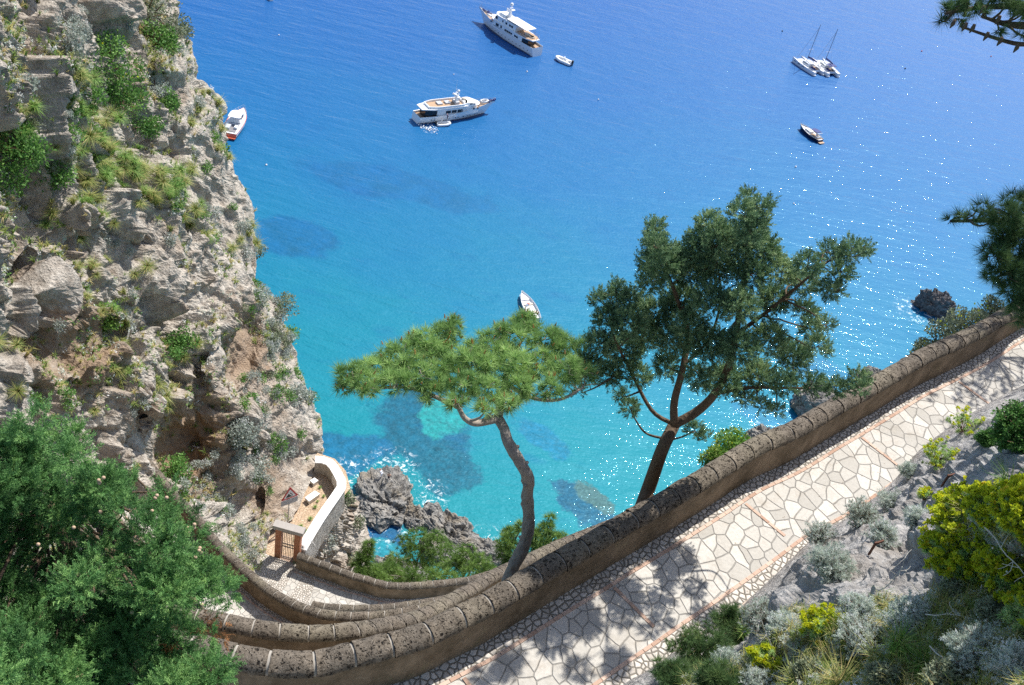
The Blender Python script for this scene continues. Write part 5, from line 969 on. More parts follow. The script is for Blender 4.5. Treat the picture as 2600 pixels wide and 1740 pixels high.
def centre_cypress():
    rg = np.random.default_rng(8); base = onz(1622, 1312, 109.0); Y = base[1]
    t = empty('cypress_tree', base, 0, 'tall dark green cypress with forked trunk leaning right behind the long wall', 'cypress tree'); O = np.array(t.location); j = lambda s=.5: rg.uniform(-s, s)
    S = [([(1600, 1370), (1622, 1310), (1652, 1225), (1682, 1140), (1712, 1078)], .17, .125), ([(1712, 1078), (1770, 1045), (1815, 1000), (1850, 930), (1868, 850), (1880, 770), (1893, 680), (1898, 590), (1900, 520)], .10, .02), ([(1712, 1078), (1712, 1020), (1735, 930), (1745, 840), (1720, 760), (1690, 680), (1672, 600)], .085, .02), ([(1712, 1078), (1668, 1055), (1640, 1020), (1600, 940), (1560, 860), (1545, 790)], .05, .015), ([(1690, 1115), (1640, 1100), (1610, 1060), (1600, 1035)], .03, .01), ([(1815, 1000), (1900, 985), (1990, 985), (2080, 985), (2160, 972)], .045, .012), ([(1868, 850), (1950, 790), (2040, 715), (2110, 660), (2180, 640)], .045, .012), ([(1735, 930), (1800, 860), (1830, 760), (1820, 660)], .035, .012), ([(1690, 1120), (1730, 1110), (1764, 1095)], .025, .01), ([(1560, 955), (1510, 985), (1470, 1000)], .02, .006)]
    mb = MB(); m = MB(); paths = []
    for i, (l, r0, r1) in enumerate(S):
        q = np.stack([ony(x, y, Y + (0 if k == 0 else j(.45) * min(1, k / 2))) for k, (x, y) in enumerate(l)]); q = smoothline(q, 26); rr = np.linspace(r0, r1, 26); V, Q, T = tube(q, rr, 9 if i < 3 else 6); (mb if i < 3 else m).add(V - O, Q, T); paths.append((q, rr))
    mb.build('trunk', M_BARKC, t, True)
    bl = [(1897, 508, 22), (1925, 530, 22), (1950, 520, 14), (1882, 545, 30), (1915, 570, 30), (1800, 572, 32), (1775, 600, 26), (1830, 600, 32), (1775, 635, 40), (1864, 615, 40), (1925, 632, 42), (1664, 585, 24), (1655, 612, 22), (1670, 630, 36), (1690, 670, 46), (1640, 665, 26), (1753, 688, 45), (1825, 677, 45), (1905, 695, 46), (1960, 655, 24), (1986, 690, 34), (2050, 675, 30), (2108, 643, 26), (2164, 640, 28), (2196, 632, 15), (2135, 690, 26), (2100, 735, 24), (2130, 740, 14), (2042, 721, 30), (1653, 715, 34), (1565, 750, 24), (1598, 766, 30), (1570, 728, 15), (1526, 766, 20), (1518, 750, 12), (1542, 810, 36), (1600, 821, 46), (1664, 795, 48), (1731, 766, 50), (1809, 766, 48), (1880, 777, 44), (1964, 762, 42), (2042, 790, 26), (2060, 835, 26), (2097, 825, 18), (1520, 877, 38), (1587, 888, 48), (1487, 930, 34), (1542, 950, 38), (1455, 935, 20), (1620, 954, 30), (1709, 866, 45), (1798, 877, 52), (1875, 880, 48), (1953, 860, 44), (2015, 905, 42), (2075, 880, 24), (1690, 930, 30), (1775, 960, 36), (1842, 965, 42), (1925, 955, 42), (1990, 975, 32), (2064, 975, 26), (2120, 985, 26), (2175, 962, 22), (2180, 990, 16), (1598, 1035, 22), (1580, 1010, 16), (1764, 1092, 20), (1790, 1110, 12), (1935, 1030, 18), (1975, 1043, 14), (1890, 1010, 20), (1470, 990, 14), (1640, 850, 40), (1750, 830, 40)]
    ex = []
    for i in range(len(bl)):
        for k in range(i):
            d = math.hypot(bl[i][0] - bl[k][0], bl[i][1] - bl[k][1])
            if 55 < d < 105 and rg.uniform() < .3 and min(bl[i][2], bl[k][2]) > 28: ex.append(((bl[i][0] + bl[k][0]) / 2, (bl[i][1] + bl[k][1]) / 2, 30))
    bl = bl + ex[:6]
    C = np.stack([ony(x, y, Y - .25 + j(.75)) for x, y, r in bl]); R_ = np.array([.93 * r / FPX * np.linalg.norm(c - CAM) for (x, y, r), c in zip(bl, C)])
    for c, r in zip(C, R_):
        a, ra = nearest(paths, c); limb(m, a - O, c - O, min(ra * .6, .028), .01, rg, -.05)
        for _ in range(4): limb(m, c - O, c - O + rdir(rg, 1)[0] * r * .9, .01, .004, rg, 0, 5, 4)
    m.build('branches', M_BARKC, t, True)
    f = MB(); crownfill(f, C - O, R_, CS, 145, .165, rg, .6, .35, squash=.8); f.build('crown', M_CYP, t)
centre_cypress()
def inside(poly, x, y):
    c = False; n = len(poly)
    for i in range(n):
        (x1, y1), (x2, y2) = poly[i], poly[i - 1]
        if (y1 > y) != (y2 > y) and x < (x2 - x1) * (y - y1) / (y2 - y1) + x1: c = not c
    return c
def near_cypress():
    rg = np.random.default_rng(12); poly = [(-260, 1060), (0, 1085), (60, 1062), (110, 1046), (200, 1052), (255, 1100), (300, 1175), (345, 1225), (410, 1236), (445, 1262), (478, 1320), (500, 1395), (545, 1440), (588, 1490), (588, 1525), (545, 1548), (515, 1560), (520, 1640), (560, 1665), (575, 1720), (590, 1900), (-260, 1900)]
    base = ond(120, 2350, 13.5); base[2] -= 1.0; t = empty('cypress_tree', base, 0, 'bright green cypress crown with round tan cones filling the near left corner', 'cypress tree'); O = np.array(t.location); C = []; R_ = []; tries = 0
    while len(C) < 190 and tries < 9000:
        tries += 1; x, y = rg.uniform(-260, 600), rg.uniform(1045, 1900)
        if not inside(poly, x, y): continue
        r = rg.uniform(30, 62)
        if not all(inside(poly, x + dx * r * .75, y + dy * r * .75) for dx, dy in ((1, 0), (0, -1), (.7, -.7), (.7, .7))): continue
        D = 9.6 + .5 * math.sin(x * .011 + 1) * math.cos(y * .009) + rg.normal() * .34 + .0006 * (1500 - y)
        C.append(ond(x, y, D)); R_.append(.88 * r / FPX * D)
    for x, y, r in [(575, 1505, 18), (560, 1475, 20), (590, 1520, 10), (535, 1440, 18), (470, 1310, 18), (490, 1385, 18), (560, 1685, 22), (535, 1610, 16), (430, 1245, 16), (105, 1050, 16), (330, 1225, 14), (500, 1345, 12)]: C.append(ond(x, y, 9.6)); R_.append(r / FPX * 9.6)
    C = np.array(C); R_ = np.array(R_); top = ond(150, 1250, 10.9); m = MB(); tr = smoothline(np.array([base, base * .6 + top * .4 + [.2, .1, 0], top]), 20); m.add(*tube(tr - O, np.linspace(.2, .05, 20), 9)); m.build('trunk', M_BARKC, t, True); m = MB(); paths = [(tr, np.linspace(.2, .05, 20))]
    for c in C[::3]: a, ra = nearest(paths, c); limb(m, a - O, c - O, min(ra * .4, .035), .006, rg, .02, 7)
    m.build('branches', M_BARKC, t, True)
    f = MB(); crownfill(f, C - O, R_, JS, 84, .145, rg, .55, .5, squash=.8); f.build('crown', M_JUN, t); d = MB(); dc = np.stack([ond(x, y, 9.75) for x, y in ((540, 1610), (520, 1590), (430, 1640), (415, 1665), (462, 1690), (565, 1600))]); crownfill(d, dc - O, np.full(6, .06), JS, 6, .12, rg, 0, .2); d.build('dead_sprays', M_DRYLEAF, t)
    for (x, y, n) in [(250, 1217, 4), (255, 1300, 1), (342, 1303, 5), (187, 1340, 1), (487, 1343, 5), (343, 1370, 5), (97, 1383, 1), (510, 1395, 4), (360, 1455, 4), (402, 1260, 3), (500, 1525, 5), (76, 1647, 1), (205, 1710, 4), (20, 1722, 3), (335, 1555, 1), (386, 1298, 1), (196, 1460, 1), (296, 1491, 1)]:
        m = MB(); c = ond(x, y, 9.15) - O
        for _ in range(n): m.add(*sphere(c + rg.normal(size=3) * np.array([.028, .028, .02]) * (n > 1), .017, 8, 6))
        m.build('cones', M_CONE, t, True)
near_cypress()
def simple_pine(lb, bl, D, tpls, per, size, mat, trunk=4.0, seed=0, jit=.6, group=None, name='pine_tree', low=True):
    rg = np.random.default_rng(seed + 40); C = np.stack([ond(x, y, D + rg.uniform(-jit, jit)) for x, y, r in bl]); R_ = np.array([r / FPX * D for x, y, r in bl]); c0 = C.mean(0); base = c0 - np.array([0, 0, trunk]); t = empty(name, base, 0, lb, 'pine tree', group); m = MB(); q = np.stack([np.zeros(3), c0 - base + [0, 0, -.5], C[np.argmax(C[:, 2])] - base]); q = smoothline(q, 14); m.add(*tube(q, np.linspace(.02, .008, 14) * trunk, 7)); 
    m.build('trunk', M_BARKP, t, True); m = MB()
    for c, r in zip(C - base, R_): a, ra = nearest([(q, np.linspace(.02, .008, 14) * trunk)], c); limb(m, a, c, ra * .5, .012, rg, .0, 6); [limb(m, c, c + rdir(rg, 1)[0] * r * .8, .012, .006, rg, 0, 4, 4) for _ in range(3)]
    m.build('branches', M_TWIG, t); f = MB(); crownfill(f, C - base, R_, tpls, per, size, rg, .7, .35); f.build('crown', mat, t); return t
DP = [needles(30, 1.0, .035, .9, TR, .3) for _ in range(4)]
G_ = 'green pines on the slope below the lowest wall'
simple_pine('broad bright green pine in front of the long grey rock', [(1030, 1382, 30), (1068, 1372, 36), (1108, 1376, 34), (1132, 1402, 30), (1062, 1408, 42), (1000, 1425, 26), (1100, 1432, 42), (1025, 1432, 30)], 84, DP, 70, .42, M_MAQ, 5, 1, 1.0, G_)
simple_pine('green pine directly right of the broad pine, nearest the bent trunk', [(1180, 1412, 34), (1222, 1430, 30), (1152, 1442, 32), (1240, 1448, 20), (1195, 1455, 28)], 80, DP, 70, .42, M_MAQ, 5, 2, .9, G_)
simple_pine('low green pine just above the wall, left of the broad pine', [(1008, 1462, 26), (972, 1452, 24), (1050, 1465, 26), (1100, 1465, 26), (990, 1440, 18), (1140, 1468, 24)], 74, DP, 60, .4, M_MAQ, 4, 3, .8, G_)
simple_pine('narrow dark bush-like pine against the foot of the pale buttress', [(938, 1385, 16), (930, 1410, 22), (920, 1435, 24), (945, 1455, 26), (912, 1455, 18), (965, 1470, 18)], 66, DP, 60, .36, M_MAQ, 4, 4, .6, G_)
simple_pine('young pale green pine with whorled branches right of the bent trunk', [(1398, 1318, 10), (1390, 1340, 20), (1370, 1365, 30), (1412, 1372, 30), (1440, 1392, 24), (1345, 1395, 28), (1385, 1405, 34), (1455, 1405, 14)], 60, DP, 44, .42, M_MAQ, 5, 5, .6, G_)
simple_pine('young pine seen just left of the bent trunk above the second wall', [(1292, 1352, 18), (1285, 1380, 24), (1310, 1395, 26), (1280, 1412, 22), (1300, 1432, 26), (1325, 1340, 16)], 62, DP, 44, .42, M_MAQ, 5, 6, .6, G_)
def right_pine():
    rg = np.random.default_rng(31); base = ond(3180, 1480, 9.6); base[2] -= 1.2; t = empty('pine_tree', base, 0, 'dark pine at the right edge reaching branches over the sea and wall', 'pine tree'); O = np.array(t.location); tr = smoothline(np.stack([base, ond(3090, 900, 10.2), ond(2980, 300, 10.3), ond(2900, -250, 10.4), ond(2850, -600, 10.6)]), 30); m = MB(); m.add(*tube(tr - O, np.linspace(.2, .1, 30), 10)); m.build('trunk', M_BARKP, t, True)
    L = [[(2990, 420), (2800, 520), (2640, 560), (2520, 560), (2415, 562)], [(3000, 520), (2800, 640), (2640, 680), (2540, 700)], [(2930, -30), (2750, 20), (2600, 15), (2480, 20), (2400, 35)], [(2930, 60), (2760, 110), (2640, 110), (2585, 112), (2520, 95), (2440, 68)], [(2760, 60), (2640, 65), (2560, 62), (2500, 45)], [(3020, 640), (2850, 740), (2700, 780), (2610, 770)]]
    paths = []; m = MB()
    for i, l in enumerate(L): q = smoothline(np.stack([ond(x, y, 10.3 - .8 * k / (len(l) - 1) * (1 if k else 0)) for k, (x, y) in enumerate(l)]), 24); rr = np.linspace(.06, .012, 24) if i != 3 else np.linspace(.04, .009, 24); m.add(*tube(q - O, rr, 7)); paths.append((q, rr))
    bl = [(2588, 512, 36), (2560, 545, 34), (2595, 575, 44), (2545, 600, 38), (2590, 640, 52), (2530, 650, 34), (2560, 695, 42), (2520, 705, 24), (2600, 720, 50), (2570, 755, 34), (2610, 790, 36), (2640, 600, 60), (2650, 720, 60), (2700, 650, 60), (2505, 535, 22), (2470, 548, 18), (2440, 552, 14), (2415, 560, 11), (2520, 560, 18), (2404, 28, 16), (2430, 22, 26), (2460, 8, 30), (2440, 50, 16), (2520, -5, 28), (2560, 0, 24), (2590, 35, 24), (2620, 30, 30), (2500, 30, 12), (2535, 75, 14), (2600, 90, 14), (2390, 50, 9), (2720, 540, 62), (2790, 600, 70), (2870, 520, 66), (2760, 730, 66), (2860, 700, 60), (2720, 20, 56), (2800, 70, 66), (2880, -40, 80), (2820, -190, 90), (2960, -280, 110), (2860, -420, 120), (2980, -560, 130), (3050, 60, 90), (3100, -200, 110)]
    C = np.stack([ond(x, y, 9.5 + rg.uniform(-.2, .2)) for x, y, r in bl]); R_ = np.array([r / FPX * 9.5 for x, y, r in bl])
    for c, r in zip(C, R_):
        a, ra = nearest(paths, c); limb(m, a - O, c - O, min(.012, ra), .006, rg, .02, 6)
        for _ in range(4): limb(m, c - O, c - O + rdir(rg, 1)[0] * r, .005, .003, rg, 0, 5, 4)
    m.build('branches', barkmat('dark_pine_bark', (.06, .045, .035), (.16, .12, .09)), t, True); f = MB(); crownfill(f, C - O, R_, [needles(60, .15, .0022, .75, TR, .35) for _ in range(4)], 48, .8, rg, .5, .2); f.build('crown', M_PINED, t)
    for (x, y) in ((2475, 62), (2455, 58), (2510, 82), (2545, 95), (2587, 112), (2425, 50), (2500, 15), (2540, 40)):
        p = ond(x, y, 9.35) - O; MB().add(*tube([p, p - [0, 0, .035], p - [0.01, 0, .075]], [.012, .018, .004], 7)).build('cone', M_BARKC, t, True)
right_pine()
def shade_pine():
    rg = np.random.default_rng(77); c = onz(2500, 950, 110.0) + np.array(SUND) * 7.4; pts = [c + rg.normal(size=3) * np.array([1.7, 1.6, .45]) for _ in range(60)]; pts = [p for p in pts if proj(p)[0] > 2690][:34]; base = np.array([c[0] + .3, c[1] + .5, 107.5]); t = empty('pine_tree', base, 0, 'pine just outside the right edge whose shade dapples the far path', 'pine tree'); m = MB(); q = smoothline(np.stack([np.zeros(3), (c - base) * .5 + [.1, 0, 0], c - base]), 14); m.add(*tube(q, np.linspace(.16, .07, 14), 8)); m.build('trunk', M_BARKP, t, True); m = MB(); [limb(m, q[-3], p - base, .03, .01, rg) for p in pts]; m.build('branches', M_TWIG, t); f = MB(); crownfill(f, np.array(pts) - base, np.full(len(pts), .42), PT, 20, 1.0, rg); f.build('crown', M_PINED, t)
shade_pine()
# ------------------------------------------------------------------ rocky bank at the near right
M_BANK = rockmat('grey_bank_rock', (0.28, 0.272, 0.265), (0.56, 0.54, 0.515), (0.27, 0.20, 0.13), 0.4, 1.6)
EDGE = [(1380, 1900), (1560, 1762), (1720, 1652), (1880, 1542), (1960, 1470), (2030, 1405), (2150, 1312), (2260, 1222), (2335, 1142), (2425, 1078), (2600, 975), (2900, 800), (3500, 440), (4300, -20)]
bctl = [(x, y, dplane(x, y, Z1 - .05)) for x, y in EDGE] + [(2600, 1740, 8.6), (2300, 1740, 9.8), (2000, 1740, 12.0), (1800, 1740, 14.8), (2600, 1400, 10.2), (2300, 1500, 12.0), (2600, 1120, 14.5), (2450, 1250, 14.2), (2150, 1600, 12.8), (2100, 1450, 15.0), (2000, 1560, 14.6), (2800, 1740, 7.6), (2850, 1050, 13), (2900, 1350, 9.2), (2300, 1900, 8.6), (2000, 1900, 10.5), (2600, 1900, 7.6), (3400, 1200, 9.6), (3400, 1750, 6.8), (4100, 900, 11.5), (4300, 1500, 8.0), (3600, 900, 12.5)]
BD = tps([c[:2] for c in bctl], [c[2] for c in bctl])
def bankgrid():
    ex = np.array(EDGE, float); n = 420; k = 170; e = resample(ex, n); d = np.array([0.52, 0.854]); t = np.linspace(0, 1, k) ** 1.15
    X = e[:, None, 0] + d[0] * t[None] * 800 - 4; Y = e[:, None, 1] + d[1] * t[None] * 780 - 4; q = np.stack([X.ravel(), Y.ravel()], 1); P = ond(q[:, 0], q[:, 1], np.clip(BD(q), 6.2, 40)).reshape(n, k, 3)
    N = np.cross(np.gradient(P, axis=0), np.gradient(P, axis=1)); N /= np.linalg.norm(N, axis=2, keepdims=True) + 1e-9
    if (N * (CAM - P)).sum(-1).mean() < 0: N = -N
    F = P.reshape(-1, 3); a = math.radians(46); A = np.array([[math.cos(a), math.sin(a), 0], [-math.sin(a), math.cos(a), 0], [0, 0, 1]]); W_ = (F @ A.T) * np.array([.45, 1.0, 1.0]); b1, c1 = blocks(W_ * .8, 71); b2, c2 = blocks(W_ * 2.2, 72); sh = (n, k)
    def sf(a, m):
        a = a.reshape(sh)
        for _ in range(m): p = np.pad(a, 1, mode='edge'); a = (p[:-2, 1:-1] + p[2:, 1:-1] + p[1:-1, :-2] + p[1:-1, 2:] + 2 * a) / 6
        return a.ravel()
    dsp = .34 * sf(b1, 4) + .13 * sf(b2, 4) + .09 * fbm(F * 2.5, 4, 73) + .03 * fbm(F * 9, 3, 74) - .10 * sf(np.exp(-c1 * 9), 4); fd = np.clip(np.tile(t, n) * 14, .15, 1)
    F = F + N.reshape(-1, 3) * (np.clip(dsp, -.5, .5) * fd)[:, None]; G = F.reshape(n, k, 3); last = G[:, -1:]; tgt = np.stack([np.interp(last[..., 0], [-30, -4, 8, 30], [-30, -6, 9, 30]), np.full(last.shape[:2], -14.0), np.full(last.shape[:2], 123.0)], -1); u = np.linspace(0, 1, 40)[None, 1:, None]
    X = last * (1 - u) + tgt * u; X = X + (fbm(X.reshape(-1, 3) * .9, 4, 78).reshape(X.shape[:2]) * .22)[..., None] * np.array([.3, .3, 1]) * np.clip(u * 6, 0, 1); m = MB(); m.add(*grid(np.concatenate([G, X], 1))); globals().update(BPT=F, BXY=proj(F), BDP=(F - CAM) @ FW); return m.build('rocky_bank', M_BANK)
BANK = tag(bankgrid(), kind='structure', label='grey rock bank rising beside the path')
PR = np.random.default_rng(99)
M_SILV = leafmat('silver_leaves', [(0, (0.309, 0.364, 0.300)), (.5, (0.582, 0.655, 0.564)), (1, (0.850, 0.850, 0.850))], .35); M_GRN = leafmat('green_leaves', [(0, (0.047, 0.132, 0.028)), (.5, (0.116, 0.265, 0.054)), (1, (0.248, 0.420, 0.109))], .35)
M_OLV = leafmat('olive_leaves', [(0, (0.094, 0.119, 0.062)), (.5, (0.213, 0.250, 0.150)), (1, (0.375, 0.413, 0.275))], .3); M_GRS = leafmat('grass_blades', [(0, (0.112, 0.213, 0.037)), (.45, (0.275, 0.338, 0.088)), (1, (0.575, 0.463, 0.200))], .35); M_GRG = leafmat('fresh_grass', [(0, (0.084, 0.210, 0.028)), (.6, (0.196, 0.364, 0.070)), (1, (0.420, 0.462, 0.154))], .35)
M_YEL = leafmat('yellow_flowers', [(0, (0.382, 0.480, 0.025)), (.6, (0.656, 0.684, 0.037)), (1, (0.682, 0.480, 0.037))], .5); M_EUPH = leafmat('spurge_leaves', [(0, (0.196, 0.336, 0.112)), (.5, (0.420, 0.615, 0.223)), (1, (0.782, 0.850, 0.447))], .45); M_STEM = plain('brown_stems', (0.20, 0.12, 0.075), .9, .25, 20); M_PALE = plain('pale_dry_stems', (0.55, 0.52, 0.46), .9, .15, 20); M_RED = leafmat('reddening_leaves', [(0, (0.20, 0.16, 0.05)), (1, (0.5, 0.16, 0.06))], .3)
M_SILC = leafmat('cliff_silver_leaves', [(0, (0.210, 0.248, 0.204)), (.5, (0.396, 0.445, 0.384)), (1, (0.578, 0.578, 0.578))], .35)
# ---- small cliff plants: a few meshes of each kind, every plant an object
def kit(fn, n): return [fn(i) for i in range(n)]
def m_grass(mat, h=.62, n=230, wd=.0075):
    def f(i): m = MB(); t = grassblades(n, h, wd, PR, .38, .8); m.add(*t, tone=np.repeat(PR.uniform(0, 1, n), 5)); return m.mesh('grass_tuft', mat)
    return f
def m_bush(mat, R=.42, n=240, ln=.13, wd=.024, sq=.75):
    def f(i):
        m = MB(); 
        for _ in range(6): c = rdir(PR, 1)[0] * R * .55; c[2] = abs(c[2]) * sq + R * .25; V, Q, T = leaves(n // 6, ln, wd, PR, R * .55, up=.3, squash=sq); m.add(V + c, Q, T, np.repeat(np.clip(PR.normal(.5, .25, n // 6) + PR.normal() * .1, 0, 1), 4))
        for _ in range(5): d = rdir(PR, 1)[0]; d[2] = abs(d[2]); m.add(*tube([(0, 0, -.1), d * R * .8], [.014, .005], 4), mi=1)
        return m.mesh('shrub', [mat, M_STEM])
    return f
KITS = {'grass': kit(m_grass(M_GRS), 5), 'green_grass': kit(m_grass(M_GRG, .5, 210), 4), 'silver': kit(m_bush(M_SILC, .40, 250, .12, .022), 5), 'green': kit(m_bush(M_GRN, .42, 260, .11, .028), 5), 'olive': kit(m_bush(M_OLV, .42, 250, .11, .022), 4)}
KN = {'grass': ('grass_tuft', 'grass tuft'), 'green_grass': ('grass_tuft', 'grass tuft'), 'silver': ('silver_shrub', 'shrub'), 'green': ('green_shrub', 'shrub'), 'olive': ('olive_shrub', 'shrub')}
KG = {'grass': 'straw coloured grass tufts', 'green_grass': 'green grass tufts', 'silver': 'silvery shrubs', 'green': 'bright green shrubs', 'olive': 'olive shrubs'}
KL = {'grass': 'straw and green grass tuft drooping from {} ', 'green_grass': 'fresh green grass tuft growing on {} ', 'silver': 'silvery grey low shrub clinging to {} ', 'green': 'bright green leafy shrub rooted in {} ', 'olive': 'dull olive green shrub growing on {} '}
def region(x, y):
    if y > 1150: return 'the cliff beside the gateway and lowest path' if x > 520 else 'the cliff foot over the near cypress'
    if y > 680: return 'the seaward edge of the lower cliff' if x > 600 else ('the rock around the brown hollows' if x > 330 else 'the lower left cliff face')
    if y > 330: return 'the middle of the cliff near its sea edge' if x > 480 else 'the middle left cliff face'
    return 'the upper cliff beside the round boulder' if x > 330 else 'the upper left cliff face'
PLANTED = []
def plant(kind, x, y, s):
    p, n = cliffpt(x, y); z = n * .55 + np.array([0, 0, .75]); z /= np.linalg.norm(z); Rm = rotmats(z[None], PR.uniform(0, 6.28, 1), PR)[0] * s
    Rm *= np.clip(np.linalg.norm(p - CAM) / 56, .62, 1.1)
    o = bpy.data.objects.new(KN[kind][0], KITS[kind][PR.integers(0, len(KITS[kind]))]); COL.objects.link(o); q = p - n * .05; o.matrix_world = Matrix([[*Rm[0], q[0]], [*Rm[1], q[1]], [*Rm[2], q[2]], [0, 0, 0, 1]])
    lb = KL[kind].format(region(x, y)).strip(); tag(o, lb, KN[kind][1], KG[kind] + ' on ' + region(x, y))
def clump(kinds, x, y, rx, ry, n, s=(.7, 1.3), rot=0.0):
    for _ in range(n):
        a, b = PR.normal(size=2) * .55; X = x + a * rx * math.cos(rot) - b * ry * math.sin(rot); Y = y + a * rx * math.sin(rot) + b * ry * math.cos(rot)
        if -20 < Y < 1480 and -30 < X < silx(Y) - 4: plant(kinds[PR.integers(0, len(kinds))], X, Y, PR.uniform(*s))
clump(['grass', 'green_grass', 'olive'], 110, 215, 120, 70, 22, (.8, 1.5)); clump(['grass', 'silver', 'olive'], 60, 300, 70, 60, 10); clump(['grass', 'green_grass'], 220, 300, 90, 60, 20, (.8, 1.4)); clump(['grass', 'green_grass', 'silver'], 180, 370, 110, 50, 18)
clump(['grass', 'green_grass'], 270, 440, 120, 55, 30, (.8, 1.5), .5); clump(['grass', 'green_grass', 'green'], 400, 510, 130, 45, 34, (.7, 1.4), .5); clump(['grass', 'silver', 'green'], 540, 560, 60, 40, 14); clump(['grass', 'green_grass'], 210, 520, 120, 60, 22); clump(['grass', 'silver'], 330, 640, 120, 70, 16); clump(['grass', 'green_grass'], 300, 850, 60, 110, 14); clump(['grass', 'green'], 470, 890, 30, 60, 8)
clump(['silver', 'olive'], 690, 790, 40, 110, 26, (.8, 1.5), -.2); clump(['silver', 'olive', 'green'], 730, 930, 50, 110, 26, (.7, 1.3)); clump(['silver', 'green'], 640, 1010, 60, 80, 16); clump(['silver'], 570, 1190, 70, 70, 22, (.7, 1.2)); clump(['silver', 'green'], 680, 1150, 60, 70, 18); clump(['silver', 'green', 'olive'], 560, 1310, 60, 80, 18); clump(['silver'], 640, 1370, 30, 70, 10); clump(['green', 'silver'], 470, 1260, 60, 40, 9)
clump(['green_grass', 'grass'], 330, 470, 160, 90, 40, (1., 1.7), .4); clump(['green_grass', 'green'], 160, 300, 140, 90, 26, (1., 1.7)); clump(['silver', 'olive'], 90, 460, 90, 60, 8); clump(['silver'], 50, 750, 70, 120, 10); clump(['silver', 'grass'], 220, 720, 180, 90, 14); clump(['grass'], 20, 880, 40, 50, 5, (1., 1.6)); clump(['silver', 'green'], 120, 990, 120, 40, 10); clump(['silver', 'grass'], 400, 1010, 130, 60, 12); clump(['silver'], 440, 60, 40, 50, 5); clump(['silver', 'grass'], 530, 270, 40, 60, 9); clump(['green', 'grass'], 560, 370, 40, 50, 8); clump(['grass', 'silver'], 620, 610, 30, 50, 10); clump(['silver'], 180, 60, 130, 50, 9); clump(['green'], 640, 745, 20, 40, 4)
# ---- the larger bushes on the cliff, each its own plant
def bush(x, y, r, lb, mat, n=900, ln=.13, wd=.034, D=None, pt=None, name='cliff_bush', cat='bush', flowers=0, twigs=12, sq=.85, fmat=None, seed=0):
    if pt is None: r *= 1.22; n = int(n * 1.7); wd *= 1.3
    rg = np.random.default_rng(int(x * 7 + y + seed)); p, nn = (cliffpt(x, y) if pt is None else pt); D = np.linalg.norm(p - CAM); R = r / FPX * D; base = p - nn * R * .15; o = empty(name, base, 0, lb, cat); f = MB(); k = 14
    for _ in range(k): c = rdir(rg, 1)[0] * R * .62; c += nn * R * .35; c[2] = c[2] * sq + R * .1; V, Q, T = leaves(n // k, ln, wd, rg, R * .48, up=.35, squash=.85); f.add(V + c, Q, T, np.repeat(np.clip(rg.normal(.5, .2, n // k) + rg.normal() * .14, 0, 1), 4))
    f.build('foliage', mat, o); m = MB()
    for _ in range(twigs): d = rdir(rg, 1)[0] + nn * .6; d[2] += .3; d /= np.linalg.norm(d); limb(m, np.zeros(3), d * R * rg.uniform(.7, 1.15), .03 * R, .008, rg, -.08, 6, 4)
    m.build('stems', M_STEM, o)
    if flowers:
        V, Q, T = leaves(flowers, ln * .8, wd * 1.2, rg, R * .95, up=.6); g = MB(); g.add(V + nn * R * .4, Q, T, np.repeat(rg.uniform(0, .7, flowers), 4)); tag(g.build('flowers', fmat or M_YEL, o), kind='stuff')
    return o
bush(405, 45, 62, 'large grey olive bush overhanging the top cliff edge above the round boulder', M_OLV, 1700, .16, .03); bush(465, 78, 20, 'small olive bush at the sea edge under the large grey bush', M_OLV, 300); bush(310, 60, 42, 'dark green bush in the shaded cleft beside the large grey bush', M_GRN, 600); bush(395, 108, 40, 'bright green bush on the ledge above the round boulder', M_GRN, 800, .15, .04)
bush(300, 165, 66, 'largest deep green bush with yellow flowers, upper half of the green thicket', M_GRN, 1700, .15, .034, flowers=30); bush(330, 250, 58, 'deep green bush dotted with yellow flowers below the largest bush', M_GRN, 1500, .14, .032, flowers=24, seed=2); bush(250, 215, 46, 'green bush on the left side of the flowering thicket', M_GRN, 900); bush(415, 255, 34, 'green bush right of the flowering thicket under the boulder', M_GRN, 600); bush(380, 320, 34, 'round green bush at the lower end of the thicket', M_GRN, 700); bush(400, 225, 26, 'silver grey bush between the thicket and the boulder', M_SILC, 400)
bush(80, 405, 76, 'big round vivid green bush on the middle left cliff', M_GRN, 2000, .14, .03); bush(150, 440, 44, 'smaller green bush touching the right of the big round bush', M_GRN, 800); bush(30, 215, 40, 'silver bush at the left frame edge on the upper cliff', M_SILC, 600); bush(200, 110, 36, 'pale silver bush under the top left cliff wall', M_SILC, 500); bush(465, 875, 34, 'dark green bush left of the pale rock pillar in the brown hollow', M_GRN, 700); bush(700, 640, 22, 'green bush on the sea edge at half height of the cliff', M_OLV, 300); bush(700, 790, 34, 'silver green bush on the bulging sea edge', M_OLV, 700); bush(740, 850, 24, 'dark green bush with yellow flowers at the sea edge bulge', M_GRN, 400, flowers=14); bush(430, 1215, 34, 'leafy green bush where the curving wall meets the cliff', M_GRN, 700); bush(280, 820, 30, 'yellow green grassy bush above the long brown hollow', M_GRG, 500); bush(600, 1090, 34, 'silver bush under the brown hollow', M_SILC, 700); bush(760, 1010, 30, 'silver bush on the cliff edge above the white parapet', M_SILC, 600); bush(650, 1180, 36, 'silver bush above the warning sign', M_SILC, 800)
